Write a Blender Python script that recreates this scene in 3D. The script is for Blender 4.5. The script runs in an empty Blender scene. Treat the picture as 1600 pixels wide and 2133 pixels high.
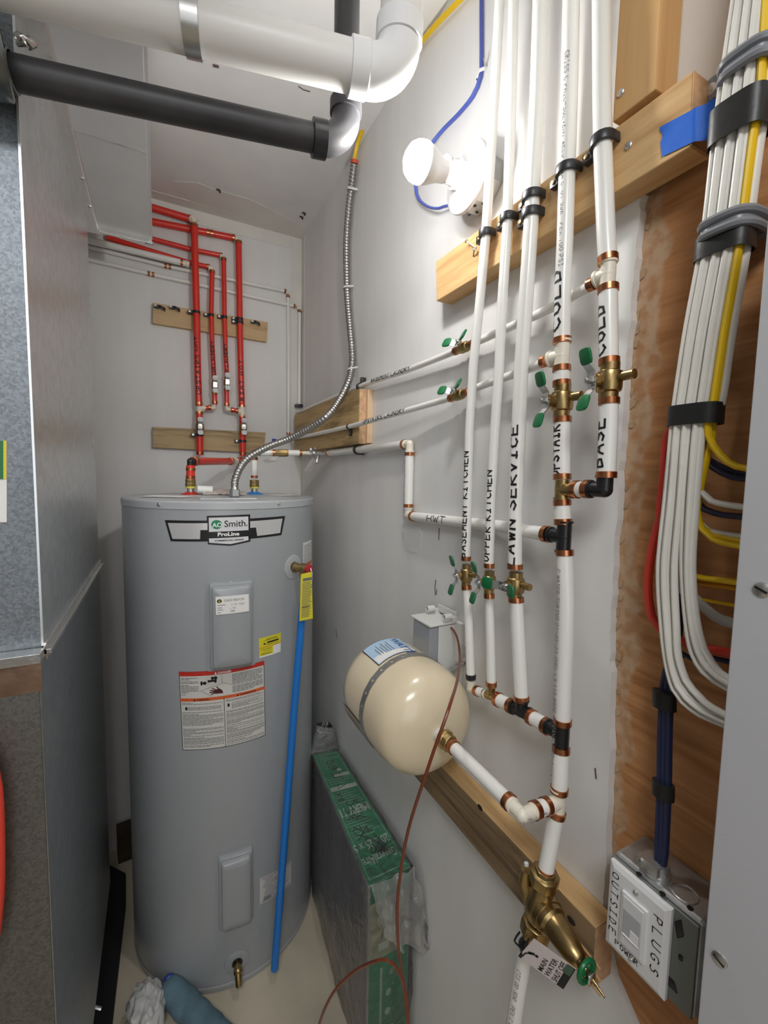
import bpy, bmesh, math, random
from mathutils import Vector, Matrix, noise
random.seed(7)
V = Vector
PI = math.pi
C = bpy.context.scene.collection
# ---------------------------------------------------------------- camera
F_PX = 906.87
_yaw, _pit, _rol = [math.radians(a) for a in (27.327, -4.705, 1.1206)]
CAM = V((-.55, -1.86, 1.46))
_F = V((math.sin(_yaw)*math.cos(_pit), math.cos(_yaw)*math.cos(_pit), math.sin(_pit)))
_r0 = V((math.cos(_yaw), -math.sin(_yaw), 0)); _u0 = _r0.cross(_F)
_R = math.cos(_rol)*_r0 + math.sin(_rol)*_u0
_U = -math.sin(_rol)*_r0 + math.cos(_rol)*_u0
cd = bpy.data.cameras.new('camera'); cam = bpy.data.objects.new('camera', cd); C.objects.link(cam)
cd.sensor_fit = 'HORIZONTAL'; cd.sensor_width = 36; cd.lens = F_PX/1600*36; cd.clip_start = .02
cam.matrix_world = Matrix(((_R.x, _U.x, -_F.x, CAM.x), (_R.y, _U.y, -_F.y, CAM.y), (_R.z, _U.z, -_F.z, CAM.z), (0, 0, 0, 1)))
bpy.context.scene.camera = cam
# ---------------------------------------------------------------- world, lights, exposure
sc = bpy.context.scene
sc.view_settings.view_transform = 'Standard'; sc.view_settings.look = 'None'
sc.view_settings.gamma = 1; sc.view_settings.use_curve_mapping = False
sc.view_settings.exposure = 0.47
w = bpy.data.worlds.new('world'); sc.world = w; w.use_nodes = True
w.node_tree.nodes['Background'].inputs[0].default_value = (.5, .5, .52, 1)
w.node_tree.nodes['Background'].inputs[1].default_value = .05
BULB_E = 225.0
def area(name, loc, rot, size, energy, color):
    l = bpy.data.lights.new(name, 'AREA'); l.energy = energy; l.size = size; l.color = color
    o = bpy.data.objects.new(name, l); o.location = loc; o.rotation_euler = rot; C.objects.link(o)
area('unseen_ceiling_fill', (-.85, -2.35, 2.41), (math.radians(12), 0, 0), .5, 13.0, (.98, .99, 1))  # added overhead fill behind the camera, no known fixture
area('unseen_front_fill', (-.95, -3.3, 1.55), (math.radians(90), 0, 0), 1.3, 6.0, (.97, .99, 1))  # added fill facing the back wall and tank, an imagined opening

# ---------------------------------------------------------------- locating points of the photograph on real planes
def ray(px, py): return (_R*(px-800) + _U*(1066.5-py) + _F*F_PX)/F_PX
def X(px, py, x): r = ray(px, py); return CAM + r*((x-CAM.x)/r.x)
def Y(px, py, y): r = ray(px, py); return CAM + r*((y-CAM.y)/r.y)
def Z(px, py, z): r = ray(px, py); return CAM + r*((z-CAM.z)/r.z)

# ---------------------------------------------------------------- materials
_m = {}
def new_mat(name):
    m = bpy.data.materials.new(name); m.use_nodes = True
    n = m.node_tree.nodes; l = m.node_tree.links
    return m, n, l, n['Principled BSDF']
def mat(name, col, rough=.5, metal=0, var=0, vscale=8, bump=0, bscale=60, col2=None, emit=0, trans=0, coat=0, sub=0, stretch=(1,1,1), alpha=1, lo=.35, hi=.65, detail=5):
    if name in _m: return _m[name]
    m, n, l, b = new_mat(name)
    b.inputs['Base Color'].default_value = (*col, 1); b.inputs['Roughness'].default_value = rough
    b.inputs['Metallic'].default_value = metal
    if trans: b.inputs['Transmission Weight'].default_value = trans; b.inputs['IOR'].default_value = 1.2
    if coat: b.inputs['Coat Weight'].default_value = coat; b.inputs['Coat Roughness'].default_value = .15
    if emit: b.inputs['Emission Color'].default_value = (*col, 1); b.inputs['Emission Strength'].default_value = emit
    if alpha < 1: b.inputs['Alpha'].default_value = alpha
    if var or col2 or bump:
        g = n.new('ShaderNodeNewGeometry'); mp = n.new('ShaderNodeMapping'); mp.inputs['Scale'].default_value = stretch
        l.new(g.outputs['Position'], mp.inputs['Vector'])
    if var or col2:
        t = n.new('ShaderNodeTexNoise'); t.inputs['Scale'].default_value = vscale; t.inputs['Detail'].default_value = detail
        l.new(mp.outputs[0], t.inputs['Vector'])
        r = n.new('ShaderNodeValToRGB'); e = r.color_ramp.elements
        c2 = col2 or tuple(max(0, c*(1-var)) for c in col)
        e[0].position = lo; e[1].position = hi; e[0].color = (*c2, 1); e[1].color = (*col, 1)
        l.new(t.outputs['Fac'], r.inputs[0]); l.new(r.outputs[0], b.inputs['Base Color'])
    if bump:
        t2 = n.new('ShaderNodeTexNoise'); t2.inputs['Scale'].default_value = bscale; t2.inputs['Detail'].default_value = 4
        bp = n.new('ShaderNodeBump'); bp.inputs['Strength'].default_value = bump; bp.inputs['Distance'].default_value = .002
        l.new(mp.outputs[0], t2.inputs['Vector']); l.new(t2.outputs['Fac'], bp.inputs['Height']); l.new(bp.outputs[0], b.inputs['Normal'])
    _m[name] = m; return m
def wood(name, light, dark, axis, scale=1.0, rough=.65, k=.55):
    if name in _m: return _m[name]
    m, n, l, b = new_mat(name); b.inputs['Roughness'].default_value = rough
    g = n.new('ShaderNodeNewGeometry'); mp = n.new('ShaderNodeMapping')
    s = [22*scale]*3; s[axis] = 1.6*scale; mp.inputs['Scale'].default_value = s
    l.new(g.outputs['Position'], mp.inputs['Vector'])
    t = n.new('ShaderNodeTexNoise'); t.inputs['Scale'].default_value = 1.6; t.inputs['Detail'].default_value = 6; t.inputs['Distortion'].default_value = .9
    l.new(mp.outputs[0], t.inputs['Vector'])
    wv = n.new('ShaderNodeTexNoise'); wv.inputs['Scale'].default_value = 9; wv.inputs['Detail'].default_value = 3
    l.new(mp.outputs[0], wv.inputs['Vector'])
    ad = n.new('ShaderNodeMath'); ad.operation = 'MULTIPLY_ADD'; ad.inputs[1].default_value = .35
    l.new(wv.outputs['Fac'], ad.inputs[0]); l.new(t.outputs['Fac'], ad.inputs[2])
    r = n.new('ShaderNodeValToRGB'); e = r.color_ramp.elements
    e[0].position = .46; e[1].position = .46+k*.5; e[0].color = (*dark, 1); e[1].color = (*light, 1)
    l.new(ad.outputs[0], r.inputs[0]); l.new(r.outputs[0], b.inputs['Base Color'])
    bp = n.new('ShaderNodeBump'); bp.inputs['Strength'].default_value = .35; bp.inputs['Distance'].default_value = .001
    l.new(ad.outputs[0], bp.inputs['Height']); l.new(bp.outputs[0], b.inputs['Normal'])
    _m[name] = m; return m

def drywall_mat():
    m, n, l, b = new_mat('primed drywall'); b.inputs['Roughness'].default_value = .62
    g = n.new('ShaderNodeNewGeometry')
    t = n.new('ShaderNodeTexNoise'); t.inputs['Scale'].default_value = 1.7; t.inputs['Detail'].default_value = 5
    l.new(g.outputs['Position'], t.inputs['Vector'])
    mp = n.new('ShaderNodeMapping'); mp.inputs['Scale'].default_value = (9, 9, 1.1); l.new(g.outputs['Position'], mp.inputs['Vector'])
    t3 = n.new('ShaderNodeTexNoise'); t3.inputs['Scale'].default_value = 1.5; t3.inputs['Detail'].default_value = 4
    l.new(mp.outputs[0], t3.inputs['Vector'])
    mx = n.new('ShaderNodeMath'); mx.operation = 'MULTIPLY_ADD'; mx.inputs[1].default_value = .5
    l.new(t3.outputs['Fac'], mx.inputs[0]); l.new(t.outputs['Fac'], mx.inputs[2])
    r = n.new('ShaderNodeValToRGB'); e = r.color_ramp.elements
    e[0].position = .55; e[1].position = .95; e[0].color = (.72, .715, .71, 1); e[1].color = (.81, .80, .775, 1)
    l.new(mx.outputs[0], r.inputs[0]); l.new(r.outputs[0], b.inputs['Base Color'])
    t2 = n.new('ShaderNodeTexNoise'); t2.inputs['Scale'].default_value = 14; t2.inputs['Detail'].default_value = 8; t2.inputs['Roughness'].default_value = .65
    l.new(g.outputs['Position'], t2.inputs['Vector'])
    bp = n.new('ShaderNodeBump'); bp.inputs['Strength'].default_value = .22; bp.inputs['Distance'].default_value = .004
    l.new(t2.outputs['Fac'], bp.inputs['Height']); l.new(bp.outputs[0], b.inputs['Normal'])
    return m
DRY = drywall_mat()
MUD = mat('joint compound', (.76, .74, .69), .6, var=.06, vscale=12, bump=.3, bscale=25)
def galv(name, col, rough, spangle, scale, aniso=0):
    m, n, l, b = new_mat(name); b.inputs['Metallic'].default_value = .92
    g = n.new('ShaderNodeNewGeometry')
    v = n.new('ShaderNodeTexVoronoi'); v.inputs['Scale'].default_value = scale
    l.new(g.outputs['Position'], v.inputs['Vector'])
    s = n.new('ShaderNodeSeparateColor'); l.new(v.outputs['Color'], s.inputs[0])
    r = n.new('ShaderNodeValToRGB'); e = r.color_ramp.elements
    e[0].color = (*[c*(1-spangle) for c in col], 1); e[1].color = (*[min(1, c*(1+spangle*.6)) for c in col], 1)
    l.new(s.outputs[0], r.inputs[0]); l.new(r.outputs[0], b.inputs['Base Color'])
    t = n.new('ShaderNodeTexNoise'); t.inputs['Scale'].default_value = 3; t.inputs['Detail'].default_value = 6
    l.new(g.outputs['Position'], t.inputs['Vector'])
    mr = n.new('ShaderNodeMapRange'); mr.inputs['To Min'].default_value = rough*.8; mr.inputs['To Max'].default_value = rough*1.25
    l.new(t.outputs['Fac'], mr.inputs[0]); l.new(mr.outputs[0], b.inputs['Roughness'])
    bp = n.new('ShaderNodeBump'); bp.inputs['Strength'].default_value = .12; bp.inputs['Distance'].default_value = .01
    t2 = n.new('ShaderNodeTexNoise'); t2.inputs['Scale'].default_value = 2.2; l.new(g.outputs['Position'], t2.inputs['Vector'])
    l.new(t2.outputs['Fac'], bp.inputs['Height']); l.new(bp.outputs[0], b.inputs['Normal'])
    _m[name] = m; return m
GALV = galv('galvanised sheet', (.66, .68, .69), .30, .10, 60)
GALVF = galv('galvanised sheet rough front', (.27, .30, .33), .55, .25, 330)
GALVB = mat('stamped zinc steel', (.55, .56, .56), .42, .85, var=.35, vscale=22, bump=.15, bscale=90)
GALVL = galv('galvanised sheet darkened for shade', (.40, .43, .45), .30, .10, 60)  # same sheet, darkened: the dim surroundings it mirrors are put into its colour
FOIL = mat('foil tape', (.75, .74, .72), .22, .95, bump=.6, bscale=45)
PEX = mat('white pex plastic', (.84, .83, .79), .28, coat=.2)
PEXR = mat('red pex plastic', (.72, .035, .02), .28, coat=.2)
PEXB = mat('blue pex plastic', (.015, .19, .62), .3)
PPSU = mat('cream plastic fitting', (.80, .75, .63), .35)
BLK = mat('black plastic fitting', (.012, .012, .014), .3)
CLIP = mat('black nylon clip', (.02, .02, .023), .38)
COP = mat('copper crimp', (.62, .25, .12), .28, 1, var=.35, vscale=60)
BRASS = mat('brass', (.50, .36, .16), .33, 1, var=.35, vscale=35, bump=.1, bscale=160)
CHR = mat('chromed steel', (.72, .73, .75), .22, 1)
GRN = mat('green vinyl grip', (.005, .14, .045), .35)
INK = mat('black marker ink', (.008, .008, .01), .5)
PRINT = mat('grey pipe print', (.22, .22, .24), .6)
ABS = mat('black abs plastic', (.022, .021, .024), .45, var=.5, vscale=9, col2=(.05, .048, .05), bump=.08, bscale=40)
PVC = mat('white pvc plastic', (.80, .79, .76), .38)
PVCE = mat('bright white pvc fitting', (.84, .85, .86), .3)
PINE = wood('pine board along y', (.66, .43, .20), (.50, .28, .11), 1)
PINEX = wood('pine board along x', (.62, .43, .23), (.48, .31, .15), 0)
PINEZ = wood('pine board along z', (.60, .36, .15), (.52, .29, .11), 2, .7)
OLDX = wood('weathered board along x', (.50, .36, .19), (.22, .14, .07), 0)
OLDY = wood('weathered board along y', (.55, .38, .17), (.24, .15, .06), 1)
DARKY = wood('grey brown board along y', (.30, .205, .11), (.12, .075, .04), 1)
ENDW = mat('sawn end grain', (.68, .42, .24), .7, var=.3, vscale=60)
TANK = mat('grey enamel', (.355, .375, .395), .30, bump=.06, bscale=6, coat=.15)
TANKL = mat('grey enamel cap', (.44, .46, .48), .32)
STEEL = mat('zinc screw', (.6, .6, .58), .35, 1)
WHITE = mat('white paper', (.86, .85, .83), .55)
LINE = mat('small grey print', (.16, .16, .17), .6)
REDP = mat('red print', (.55, .03, .02), .5)
ORP = mat('orange red print', (.70, .12, .03), .5)
BLACKP = mat('black print', (.01, .01, .011), .4)
SILV = mat('brushed silver print', (.80, .80, .81), .35, .6)
YELP = mat('yellow tag vinyl', (.75, .66, .03), .45)
GREENP = mat('dark green print', (.01, .16, .07), .4)
CREAM = mat('cream enamel', (.76, .65, .46), .25, coat=.4)
CABW = mat('white cable jacket', (.74, .72, .66), .42, var=.08, vscale=30)
CABY = mat('yellow cable jacket', (.80, .52, .01), .4)
CABN = mat('navy cable jacket', (.012, .018, .06), .4)
CABB = mat('blue cable jacket', (.06, .09, .36), .4)
CABR = mat('red cable jacket', (.75, .06, .035), .4)
TAPE = mat('black vinyl tape', (.012, .012, .012), .42, bump=.2, bscale=80)
BTAPE = mat('blue painter tape', (.01, .13, .62), .6, bump=.2, bscale=120)
GREYP = mat('grey plastic strap', (.22, .23, .25), .3)
PANEL = mat('grey panel enamel', (.48, .48, .50), .5, bump=.08, bscale=200)
PORC = mat('white lampholder plastic', (.62, .61, .61), .4)
PLATE = mat('white switch plastic', (.75, .75, .75), .35)
CLEARG = mat('grey clear plastic', (.42, .44, .47), .25, trans=.25, coat=.5)
LGREY = mat('light grey plastic', (.68, .68, .66), .4)
COPW = mat('copper coloured wire jacket', (.17, .038, .014), .35)
CONC = mat('concrete floor', (.68, .60, .46), .75, var=.28, vscale=3.5, bump=.3, bscale=30)
RUBBER = mat('black rubber', (.012, .012, .013), .6)

# ---------------------------------------------------------------- object helpers
def empty(name, label, cat, loc, group=None):
    o = bpy.data.objects.new(name, None); C.objects.link(o); o.location = loc; o.empty_display_size = .05
    o['label'] = label; o['category'] = cat
    if group: o['group'] = group
    return o
def tag(o, label, cat, group=None):
    o['label'] = label; o['category'] = cat
    if group: o['group'] = group
    return o
def wloc(p):
    v = V((0, 0, 0))
    while p is not None: v = v + p.location; p = p.parent
    return v
class MB:
    def __init__(s): s.v = []; s.f = []
    def add(s, vs, fs):
        k = len(s.v); s.v += [V(v) for v in vs]; s.f += [tuple(i+k for i in f) for f in fs]; return s
    def box(s, lo, hi):
        a, b = V(lo), V(hi); x0, x1 = sorted((a.x, b.x)); y0, y1 = sorted((a.y, b.y)); z0, z1 = sorted((a.z, b.z))
        return s.add([(x0,y0,z0),(x1,y0,z0),(x1,y1,z0),(x0,y1,z0),(x0,y0,z1),(x1,y0,z1),(x1,y1,z1),(x0,y1,z1)],
                     [(0,3,2,1),(4,5,6,7),(0,1,5,4),(1,2,6,5),(2,3,7,6),(3,0,4,7)])
    def obox(s, c, ax, ay, az):   # oriented box from centre and half-axis vectors
        c, ax, ay, az = V(c), V(ax), V(ay), V(az)
        vs = [c+ax*i+ay*j+az*k for k in (-1,1) for j in (-1,1) for i in (-1,1)]
        return s.add(vs, [(0,2,3,1),(4,5,7,6),(0,1,5,4),(1,3,7,5),(3,2,6,7),(2,0,4,6)])
    def lathe(s, prof, o, ax, seg=24, ref=None, cap=True, a0=0, sq=1.0):   # prof: (radius, height)
        ax = V(ax).normalized(); o = V(o)
        a = (V(ref) if ref else (V((0,0,1)) if abs(ax.z) < .9 else V((1,0,0))))
        a = (a - ax*a.dot(ax)).normalized(); b = ax.cross(a)
        k = len(s.v)
        for r, h in prof:
            for i in range(seg):
                t = 2*PI*i/seg+a0; s.v.append(o + ax*h + (a*math.cos(t)+b*math.sin(t)*sq)*r)
        for j in range(len(prof)-1):
            for i in range(seg):
                p = k+j*seg; q = p+seg; n = (i+1) % seg
                s.f.append((p+i, p+n, q+n, q+i))
        if cap:
            s.f.append(tuple(k+i for i in reversed(range(seg)))); e = k+(len(prof)-1)*seg
            s.f.append(tuple(e+i for i in range(seg)))
        return s
    def cyl(s, p, q, r, seg=16, r2=None):
        p, q = V(p), V(q); d = q-p
        return s.lathe([(r, 0), (r if r2 is None else r2, d.length)], p, d, seg)
    def tube(s, pts, r, seg=12, cap=True, flat=None, ref=None):
        # flat=(rx, ry) elliptical section: rx along ref-perp
        pts = [V(p) for p in pts]; n = len(pts); k = len(s.v)
        T = []
        for i in range(n):
            a = pts[max(0, i-1)]; b = pts[min(n-1, i+1)]; T.append((b-a).normalized())
        N = V(ref) if ref else (V((0,0,1)) if abs(T[0].z) < .8 else V((1,0,0)))
        for i in range(n):
            N = (V(ref) if ref else N); N = (N - T[i]*N.dot(T[i]))
            if N.length < 1e-6: N = T[i].orthogonal()
            N.normalize(); B = T[i].cross(N)
            rr = r[i] if isinstance(r, (list, tuple)) else r
            fx, fy = flat if flat else (rr, rr)
            for j in range(seg):
                t = 2*PI*j/seg; s.v.append(pts[i] + N*math.cos(t)*fx + B*math.sin(t)*fy)
        for i in range(n-1):
            for j in range(seg):
                p = k+i*seg; q = p+seg; m = (j+1) % seg; s.f.append((p+j, p+m, q+m, q+j))
        if cap:
            s.f.append(tuple(k+j for j in reversed(range(seg)))); e = k+(n-1)*seg; s.f.append(tuple(e+j for j in range(seg)))
        return s
    def ball(s, c, r, seg=14, rings=8, sx=(1,1,1)):
        c = V(c); prof = []
        k = len(s.v)
        for i in range(rings+1):
            t = PI*i/rings
            for j in range(seg):
                a = 2*PI*j/seg; s.v.append(c + V((sx[0]*r*math.sin(t)*math.cos(a), sx[1]*r*math.sin(t)*math.sin(a), sx[2]*r*math.cos(t))))
        for i in range(rings):
            for j in range(seg):
                p = k+i*seg; q = p+seg; m = (j+1) % seg; s.f.append((p+j, q+j, q+m, p+m))
        return s
    def prism(s, poly, vec):
        n = len(poly); vec = V(vec); poly = [V(p) for p in poly]
        return s.add(poly+[p+vec for p in poly], [tuple(range(n))[::-1], tuple(range(n, 2*n))] + [(i, (i+1) % n, n+(i+1) % n, n+i) for i in range(n)])
    def ribbon(s, pts, wdir, wid, th, ndir=None):   # strip following pts; width along wdir; thickness outwards by normal
        pts = [V(p) for p in pts]; n = len(pts); k = len(s.v); wdir = V(wdir).normalized()
        for i in range(n):
            t = (pts[min(n-1, i+1)]-pts[max(0, i-1)]).normalized(); nn = t.cross(wdir).normalized()
            for a, b in ((-1, 0), (1, 0), (1, 1), (-1, 1)): s.v.append(pts[i]+wdir*(wid/2*a)+nn*(th*b))
        for i in range(n-1):
            for j in range(4):
                p = k+4*i; q = p+4; m = (j+1) % 4; s.f.append((p+j, p+m, q+m, q+j))
        s.f.append((k, k+1, k+2, k+3)); e = k+4*(n-1); s.f.append((e+3, e+2, e+1, e)); return s
    def build(s, name, m, parent=None, smooth=True, bevel=0, ang=.6, label=None, seg=2):
        L = wloc(parent); me = bpy.data.meshes.new(name)
        me.from_pydata([v-L for v in s.v], [], s.f)
        bm = bmesh.new(); bm.from_mesh(me); bmesh.ops.recalc_face_normals(bm, faces=bm.faces)
        if bevel:
            ed = [e for e in bm.edges if len(e.link_faces) == 2 and e.calc_face_angle(0) > .6]
            bmesh.ops.bevel(bm, geom=ed, offset=bevel, segments=seg, affect='EDGES', profile=.5)
        bm.to_mesh(me); bm.free()
        if smooth:
            me.polygons.foreach_set('use_smooth', [True]*len(me.polygons)); me.set_sharp_from_angle(angle=ang)
        me.materials.append(m); me.update()
        o = bpy.data.objects.new(name, me); C.objects.link(o)
        if parent is not None: o.parent = parent
        if label: o['label'] = label
        return o
def thing(o, label, cat, group=None):    # a thing that is one mesh: origin to its base centre
    me = o.data; vs = me.vertices
    mn = V([min(v.co[i] for v in vs) for i in range(3)]); mx = V([max(v.co[i] for v in vs) for i in range(3)])
    c = V(((mn.x+mx.x)/2, (mn.y+mx.y)/2, mn.z)); me.transform(Matrix.Translation(-c)); o.location = c
    return tag(o, label, cat, group)
def struct(o): o['kind'] = 'structure'; return o
def smooth_path(pts, step=.02, k=4):     # Catmull-Rom
    pts = [V(p) for p in pts]
    P = [pts[0]*2-pts[1]]+pts+[pts[-1]*2-pts[-2]]; out = []
    for i in range(1, len(P)-2):
        a, b, c, d = P[i-1:i+3]; n = max(1, min(40, int((c-b).length/step)))
        for j in range(n):
            t = j/n; out.append(.5*((2*b)+(c-a)*t+(2*a-5*b+4*c-d)*t*t+(3*b-a-3*c+d)*t**3))
    out.append(pts[-1]); return out
# ---- flat print mapped on real surfaces
def plane_map(O, U, Vv, off=.0004):
    O, U, Vv = V(O), V(U), V(Vv); N = U.cross(Vv).normalized()
    return lambda u, v: O+U*u+Vv*v+N*off
def tank_map(c, R, off=.0006):
    return lambda s, z: V((c[0]+(R+off)*math.sin(s/R), c[1]-(R+off)*math.cos(s/R), z))
def pipe_map(A, axis, face, r, off=.0004):
    A, axis = V(A), V(axis).normalized(); face = V(face); face = (face-axis*face.dot(axis)).normalized(); side = face.cross(axis)
    return lambda u, v: A+axis*u+(face*math.cos(v/r)+side*math.sin(v/r))*(r+off)
def lay(polys, fn, name, m, parent, ucut=0, vcut=0, label=None):
    bm = bmesh.new()
    for p in polys:
        vs = [bm.verts.new((a, b, 0)) for a, b in p]
        try: bm.faces.new(vs)
        except ValueError: pass
    bmesh.ops.triangulate(bm, faces=[f for f in bm.faces if len(f.verts) > 4])
    if bm.verts:
        xs = [v.co.x for v in bm.verts]; ys = [v.co.y for v in bm.verts]
        for cut, lo, hi, ax in ((ucut, min(xs), max(xs), 0), (vcut, min(ys), max(ys), 1)):
            if cut:
                t = lo+cut
                while t < hi:
                    co = V((t, 0, 0)) if ax == 0 else V((0, t, 0)); no = V((1, 0, 0)) if ax == 0 else V((0, 1, 0))
                    bmesh.ops.bisect_plane(bm, geom=bm.verts[:]+bm.edges[:]+bm.faces[:], dist=1e-7, plane_co=co, plane_no=no); t += cut
    mb = MB(); bm.verts.index_update()
    mb.add([fn(v.co.x, v.co.y) for v in bm.verts], [[v.index for v in f.verts] for f in bm.faces]); bm.free()
    o = mb.build(name, m, parent, smooth=False); 
    if label: o['label'] = label
    if 'small_print' in name: o['kind'] = 'stuff'
    return o
def rect(u0, v0, u1, v1): return [(u0, v0), (u1, v0), (u1, v1), (u0, v1)]
def circ(u, v, r, n=20, ry=None): return [(u+r*math.cos(2*PI*i/n), v+(ry or r)*math.sin(2*PI*i/n)) for i in range(n)]
def seg_quad(a, b, w):
    a = V((a[0], a[1])); b = V((b[0], b[1])); d = (b-a)
    if d.length < 1e-9: return circ(a.x, a.y, w/2, 6)
    d.normalize(); n = V((-d.y, d.x))*w/2; a = a-d*w*.35; b = b+d*w*.35
    return [tuple(a-n), tuple(b-n), tuple(b+n), tuple(a+n)]
G = {'A': ['0,0 2,6 4,0', '.8,2.2 3.2,2.2'], 'B': ['0,0 0,6 2.8,5.6 3,4 .2,3.2 3.4,2.4 3.4,.6 0,0'], 'C': ['4,5 2.5,6 .6,5 0,3 .6,1 2.4,0 4,.8'],
 'D': ['0,0 0,6 2.4,5.4 3.8,3 2.6,.6 0,0'], 'E': ['3.8,6 0,6 0,0 3.8,0', '0,3.1 3,3.1'], 'F': ['0,0 0,6 3.8,6', '0,3.2 2.8,3.2'],
 'G': ['4,5 2.2,6 .4,5 0,2.8 .8,.6 3,0 4,1.2 4,2.8 2.4,2.8'], 'H': ['0,0 0,6', '4,0 4,6', '0,3 4,3'], 'I': ['.6,6 3.4,6', '2,6 2,0', '.6,0 3.4,0'],
 'K': ['0,0 0,6', '3.8,6 .2,2.8 4,0'], 'L': ['0,6 0,0 3.8,0'], 'M': ['0,0 .4,6 2,2 3.6,6 4,0'], 'N': ['0,0 0,6 4,0 4,6'],
 'O': ['2,6 .4,5 0,3 .5,1 2,0 3.6,1 4,3 3.5,5 2,6'], 'P': ['0,0 0,6 3.2,5.6 3.6,4 2.8,3 0,2.8'], 'R': ['0,0 0,6 3.2,5.6 3.4,4 .2,3 4,0'],
 'S': ['4,5.2 2.4,6 .6,5.2 .8,3.8 3.2,2.6 3.8,1.2 2.2,0 0,.8'], 'T': ['0,6 4,6', '2,6 2,0'], 'U': ['0,6 .2,1.2 2,0 3.8,1.2 4,6'],
 'V': ['0,6 2,0 4,6'], 'W': ['0,6 1,0 2,4 3,0 4,6'], 'X': ['0,0 4,6', '0,6 4,0'], 'Y': ['0,6 2,3 4,6', '2,3 2,0'], 'Z': ['0,6 4,6 0,0 4,0'],
 '2': ['0,5 1.6,6 3.6,5 3.2,3.4 0,0 4,0'], '4': ['3,0 3,6 0,2 4,2'], '5': ['3.6,6 .4,6 .2,3.4 2.6,3.6 3.8,2 2.4,0 0,.4'], '3': ['0,5.4 2,6 3.6,4.8 1.6,3.2 3.8,1.6 2,0 0,.6'],
 '1': ['1,5 2,6 2,0'], '7': ['0,6 4,6 1.4,0'], '.': ['2,0 2,.1'], '0': ['2,6 .4,5 0,3 .5,1 2,0 3.6,1 4,3 3.5,5 2,6'], '8': ['2,3.2 .4,4.4 2,6 3.6,4.6 2,3.2 0,1.4 2,0 4,1.4 2,3.2'], '-': ['0,3 4,3'], ',': ['2,0 1.4,-1']}
def hand(text, h, wid, sp=1.0, jit=.25, wx=1.0):   # handwritten strokes; returns polygons from (0,0), length
    rnd = random.Random(text); out = []; x = 0; k = h/6
    for ch in text:
        if ch == ' ': x += 4*k*sp*.9; continue
        for st in G.get(ch, []):
            pts = [tuple(float(c) for c in q.split(',')) for q in st.split()]
            pts = [((p[0]*wx+rnd.uniform(-jit, jit))*k+x, (p[1]+rnd.uniform(-jit, jit))*k) for p in pts]
            out += [seg_quad(pts[i], pts[i+1], wid) for i in range(len(pts)-1)]
        x += (4*wx+1.9)*k*sp
    return out, x
_txt = {}
def typed(text, size, bold=0.0, xs=1.0):
    key = (text, bold)
    if key not in _txt:
        cu = bpy.data.curves.new('t', 'FONT'); cu.body = text; cu.size = 1; cu.offset = bold; cu.resolution_u = 3
        o = bpy.data.objects.new('t', cu); C.objects.link(o); bpy.context.view_layer.update()
        me = o.evaluated_get(bpy.context.evaluated_depsgraph_get()).to_mesh()
        _txt[key] = [[(me.vertices[i].co.x, me.vertices[i].co.y) for i in p.vertices] for p in me.polygons]
        wd = max(v.co.x for v in me.vertices); _txt[key] = (_txt[key], wd)
        o.to_mesh_clear(); bpy.data.objects.remove(o); bpy.data.curves.remove(cu)
    ps, wd = _txt[key]
    return [[(a*size*xs, b*size) for a, b in p] for p in ps], wd*size*xs
def shift(polys, du, dv, rot=0):
    c, s = math.cos(rot), math.sin(rot)
    return [[(a*c-b*s+du, a*s+b*c+dv) for a, b in p] for p in polys]

# ================================================================ the room
H = 2.44
DIM = mat('grey of unseen walls', (.34, .335, .33), .7)  # unseen walls: darkness put into their grey, tuned for reflections and bounce
struct(MB().box((-2.3, -3.6, -.05), (.6, .12, 0)).build('floor', CONC, smooth=False))
struct(MB().box((-2.3, -3.6, H), (.6, .12, H+.05)).build('ceiling', DRY, smooth=False))
struct(MB().box((-2.3, 0, 0), (.013, .12, H)).build('wall_back', DRY, smooth=False))
struct(MB().box((-2.35, -3.6, 0), (-2.3, .12, H)).build('wall_left', DIM, smooth=False))
struct(MB().box((-2.3, -3.65, 0), (.6, -3.6, H)).build('wall_front', DIM, smooth=False))
# right wall: drywall sheet whose torn edge stops short of the plywood
edge = [(1255, 2133), (1251, 2040), (1255, 1918), (1262, 1800), (1270, 1600), (1271, 1400), (1273, 1300), (1280, 1150), (1290, 980), (1297, 880), (1305, 760), (1314, 667), (1322, 560), (1332, 440), (1340, 380), (1345, 340)]
ep = [X(a, b, 0) for a, b in edge]
prof = [V((0, 0, 0)), V((0, ep[0].y, 0))]
rr = random.Random(3); fine = []
for i in range(len(ep)-1):
    for j in range(5):
        q = ep[i].lerp(ep[i+1], j/5); fine.append(V((0, q.y+rr.uniform(-.0018, .0018), q.z)))
low = X(1300, 2133, 0)
edge_points = fine
prof = [V((0, 0, 0)), V((0, -1.62, 0)), V((0, -1.62, .60)), V((0, -1.58, .70)), V((0, fine[0].y-.01, .765))]+[p for p in fine if p.z > .80]+[V((0, -1.47, 1.86)), V((0, -2.9, 1.86)), V((0, -2.9, H)), V((0, 0, H))]
struct(MB().prism(prof, (.013, 0, 0)).build('wall_right', DRY, smooth=False))
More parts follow.
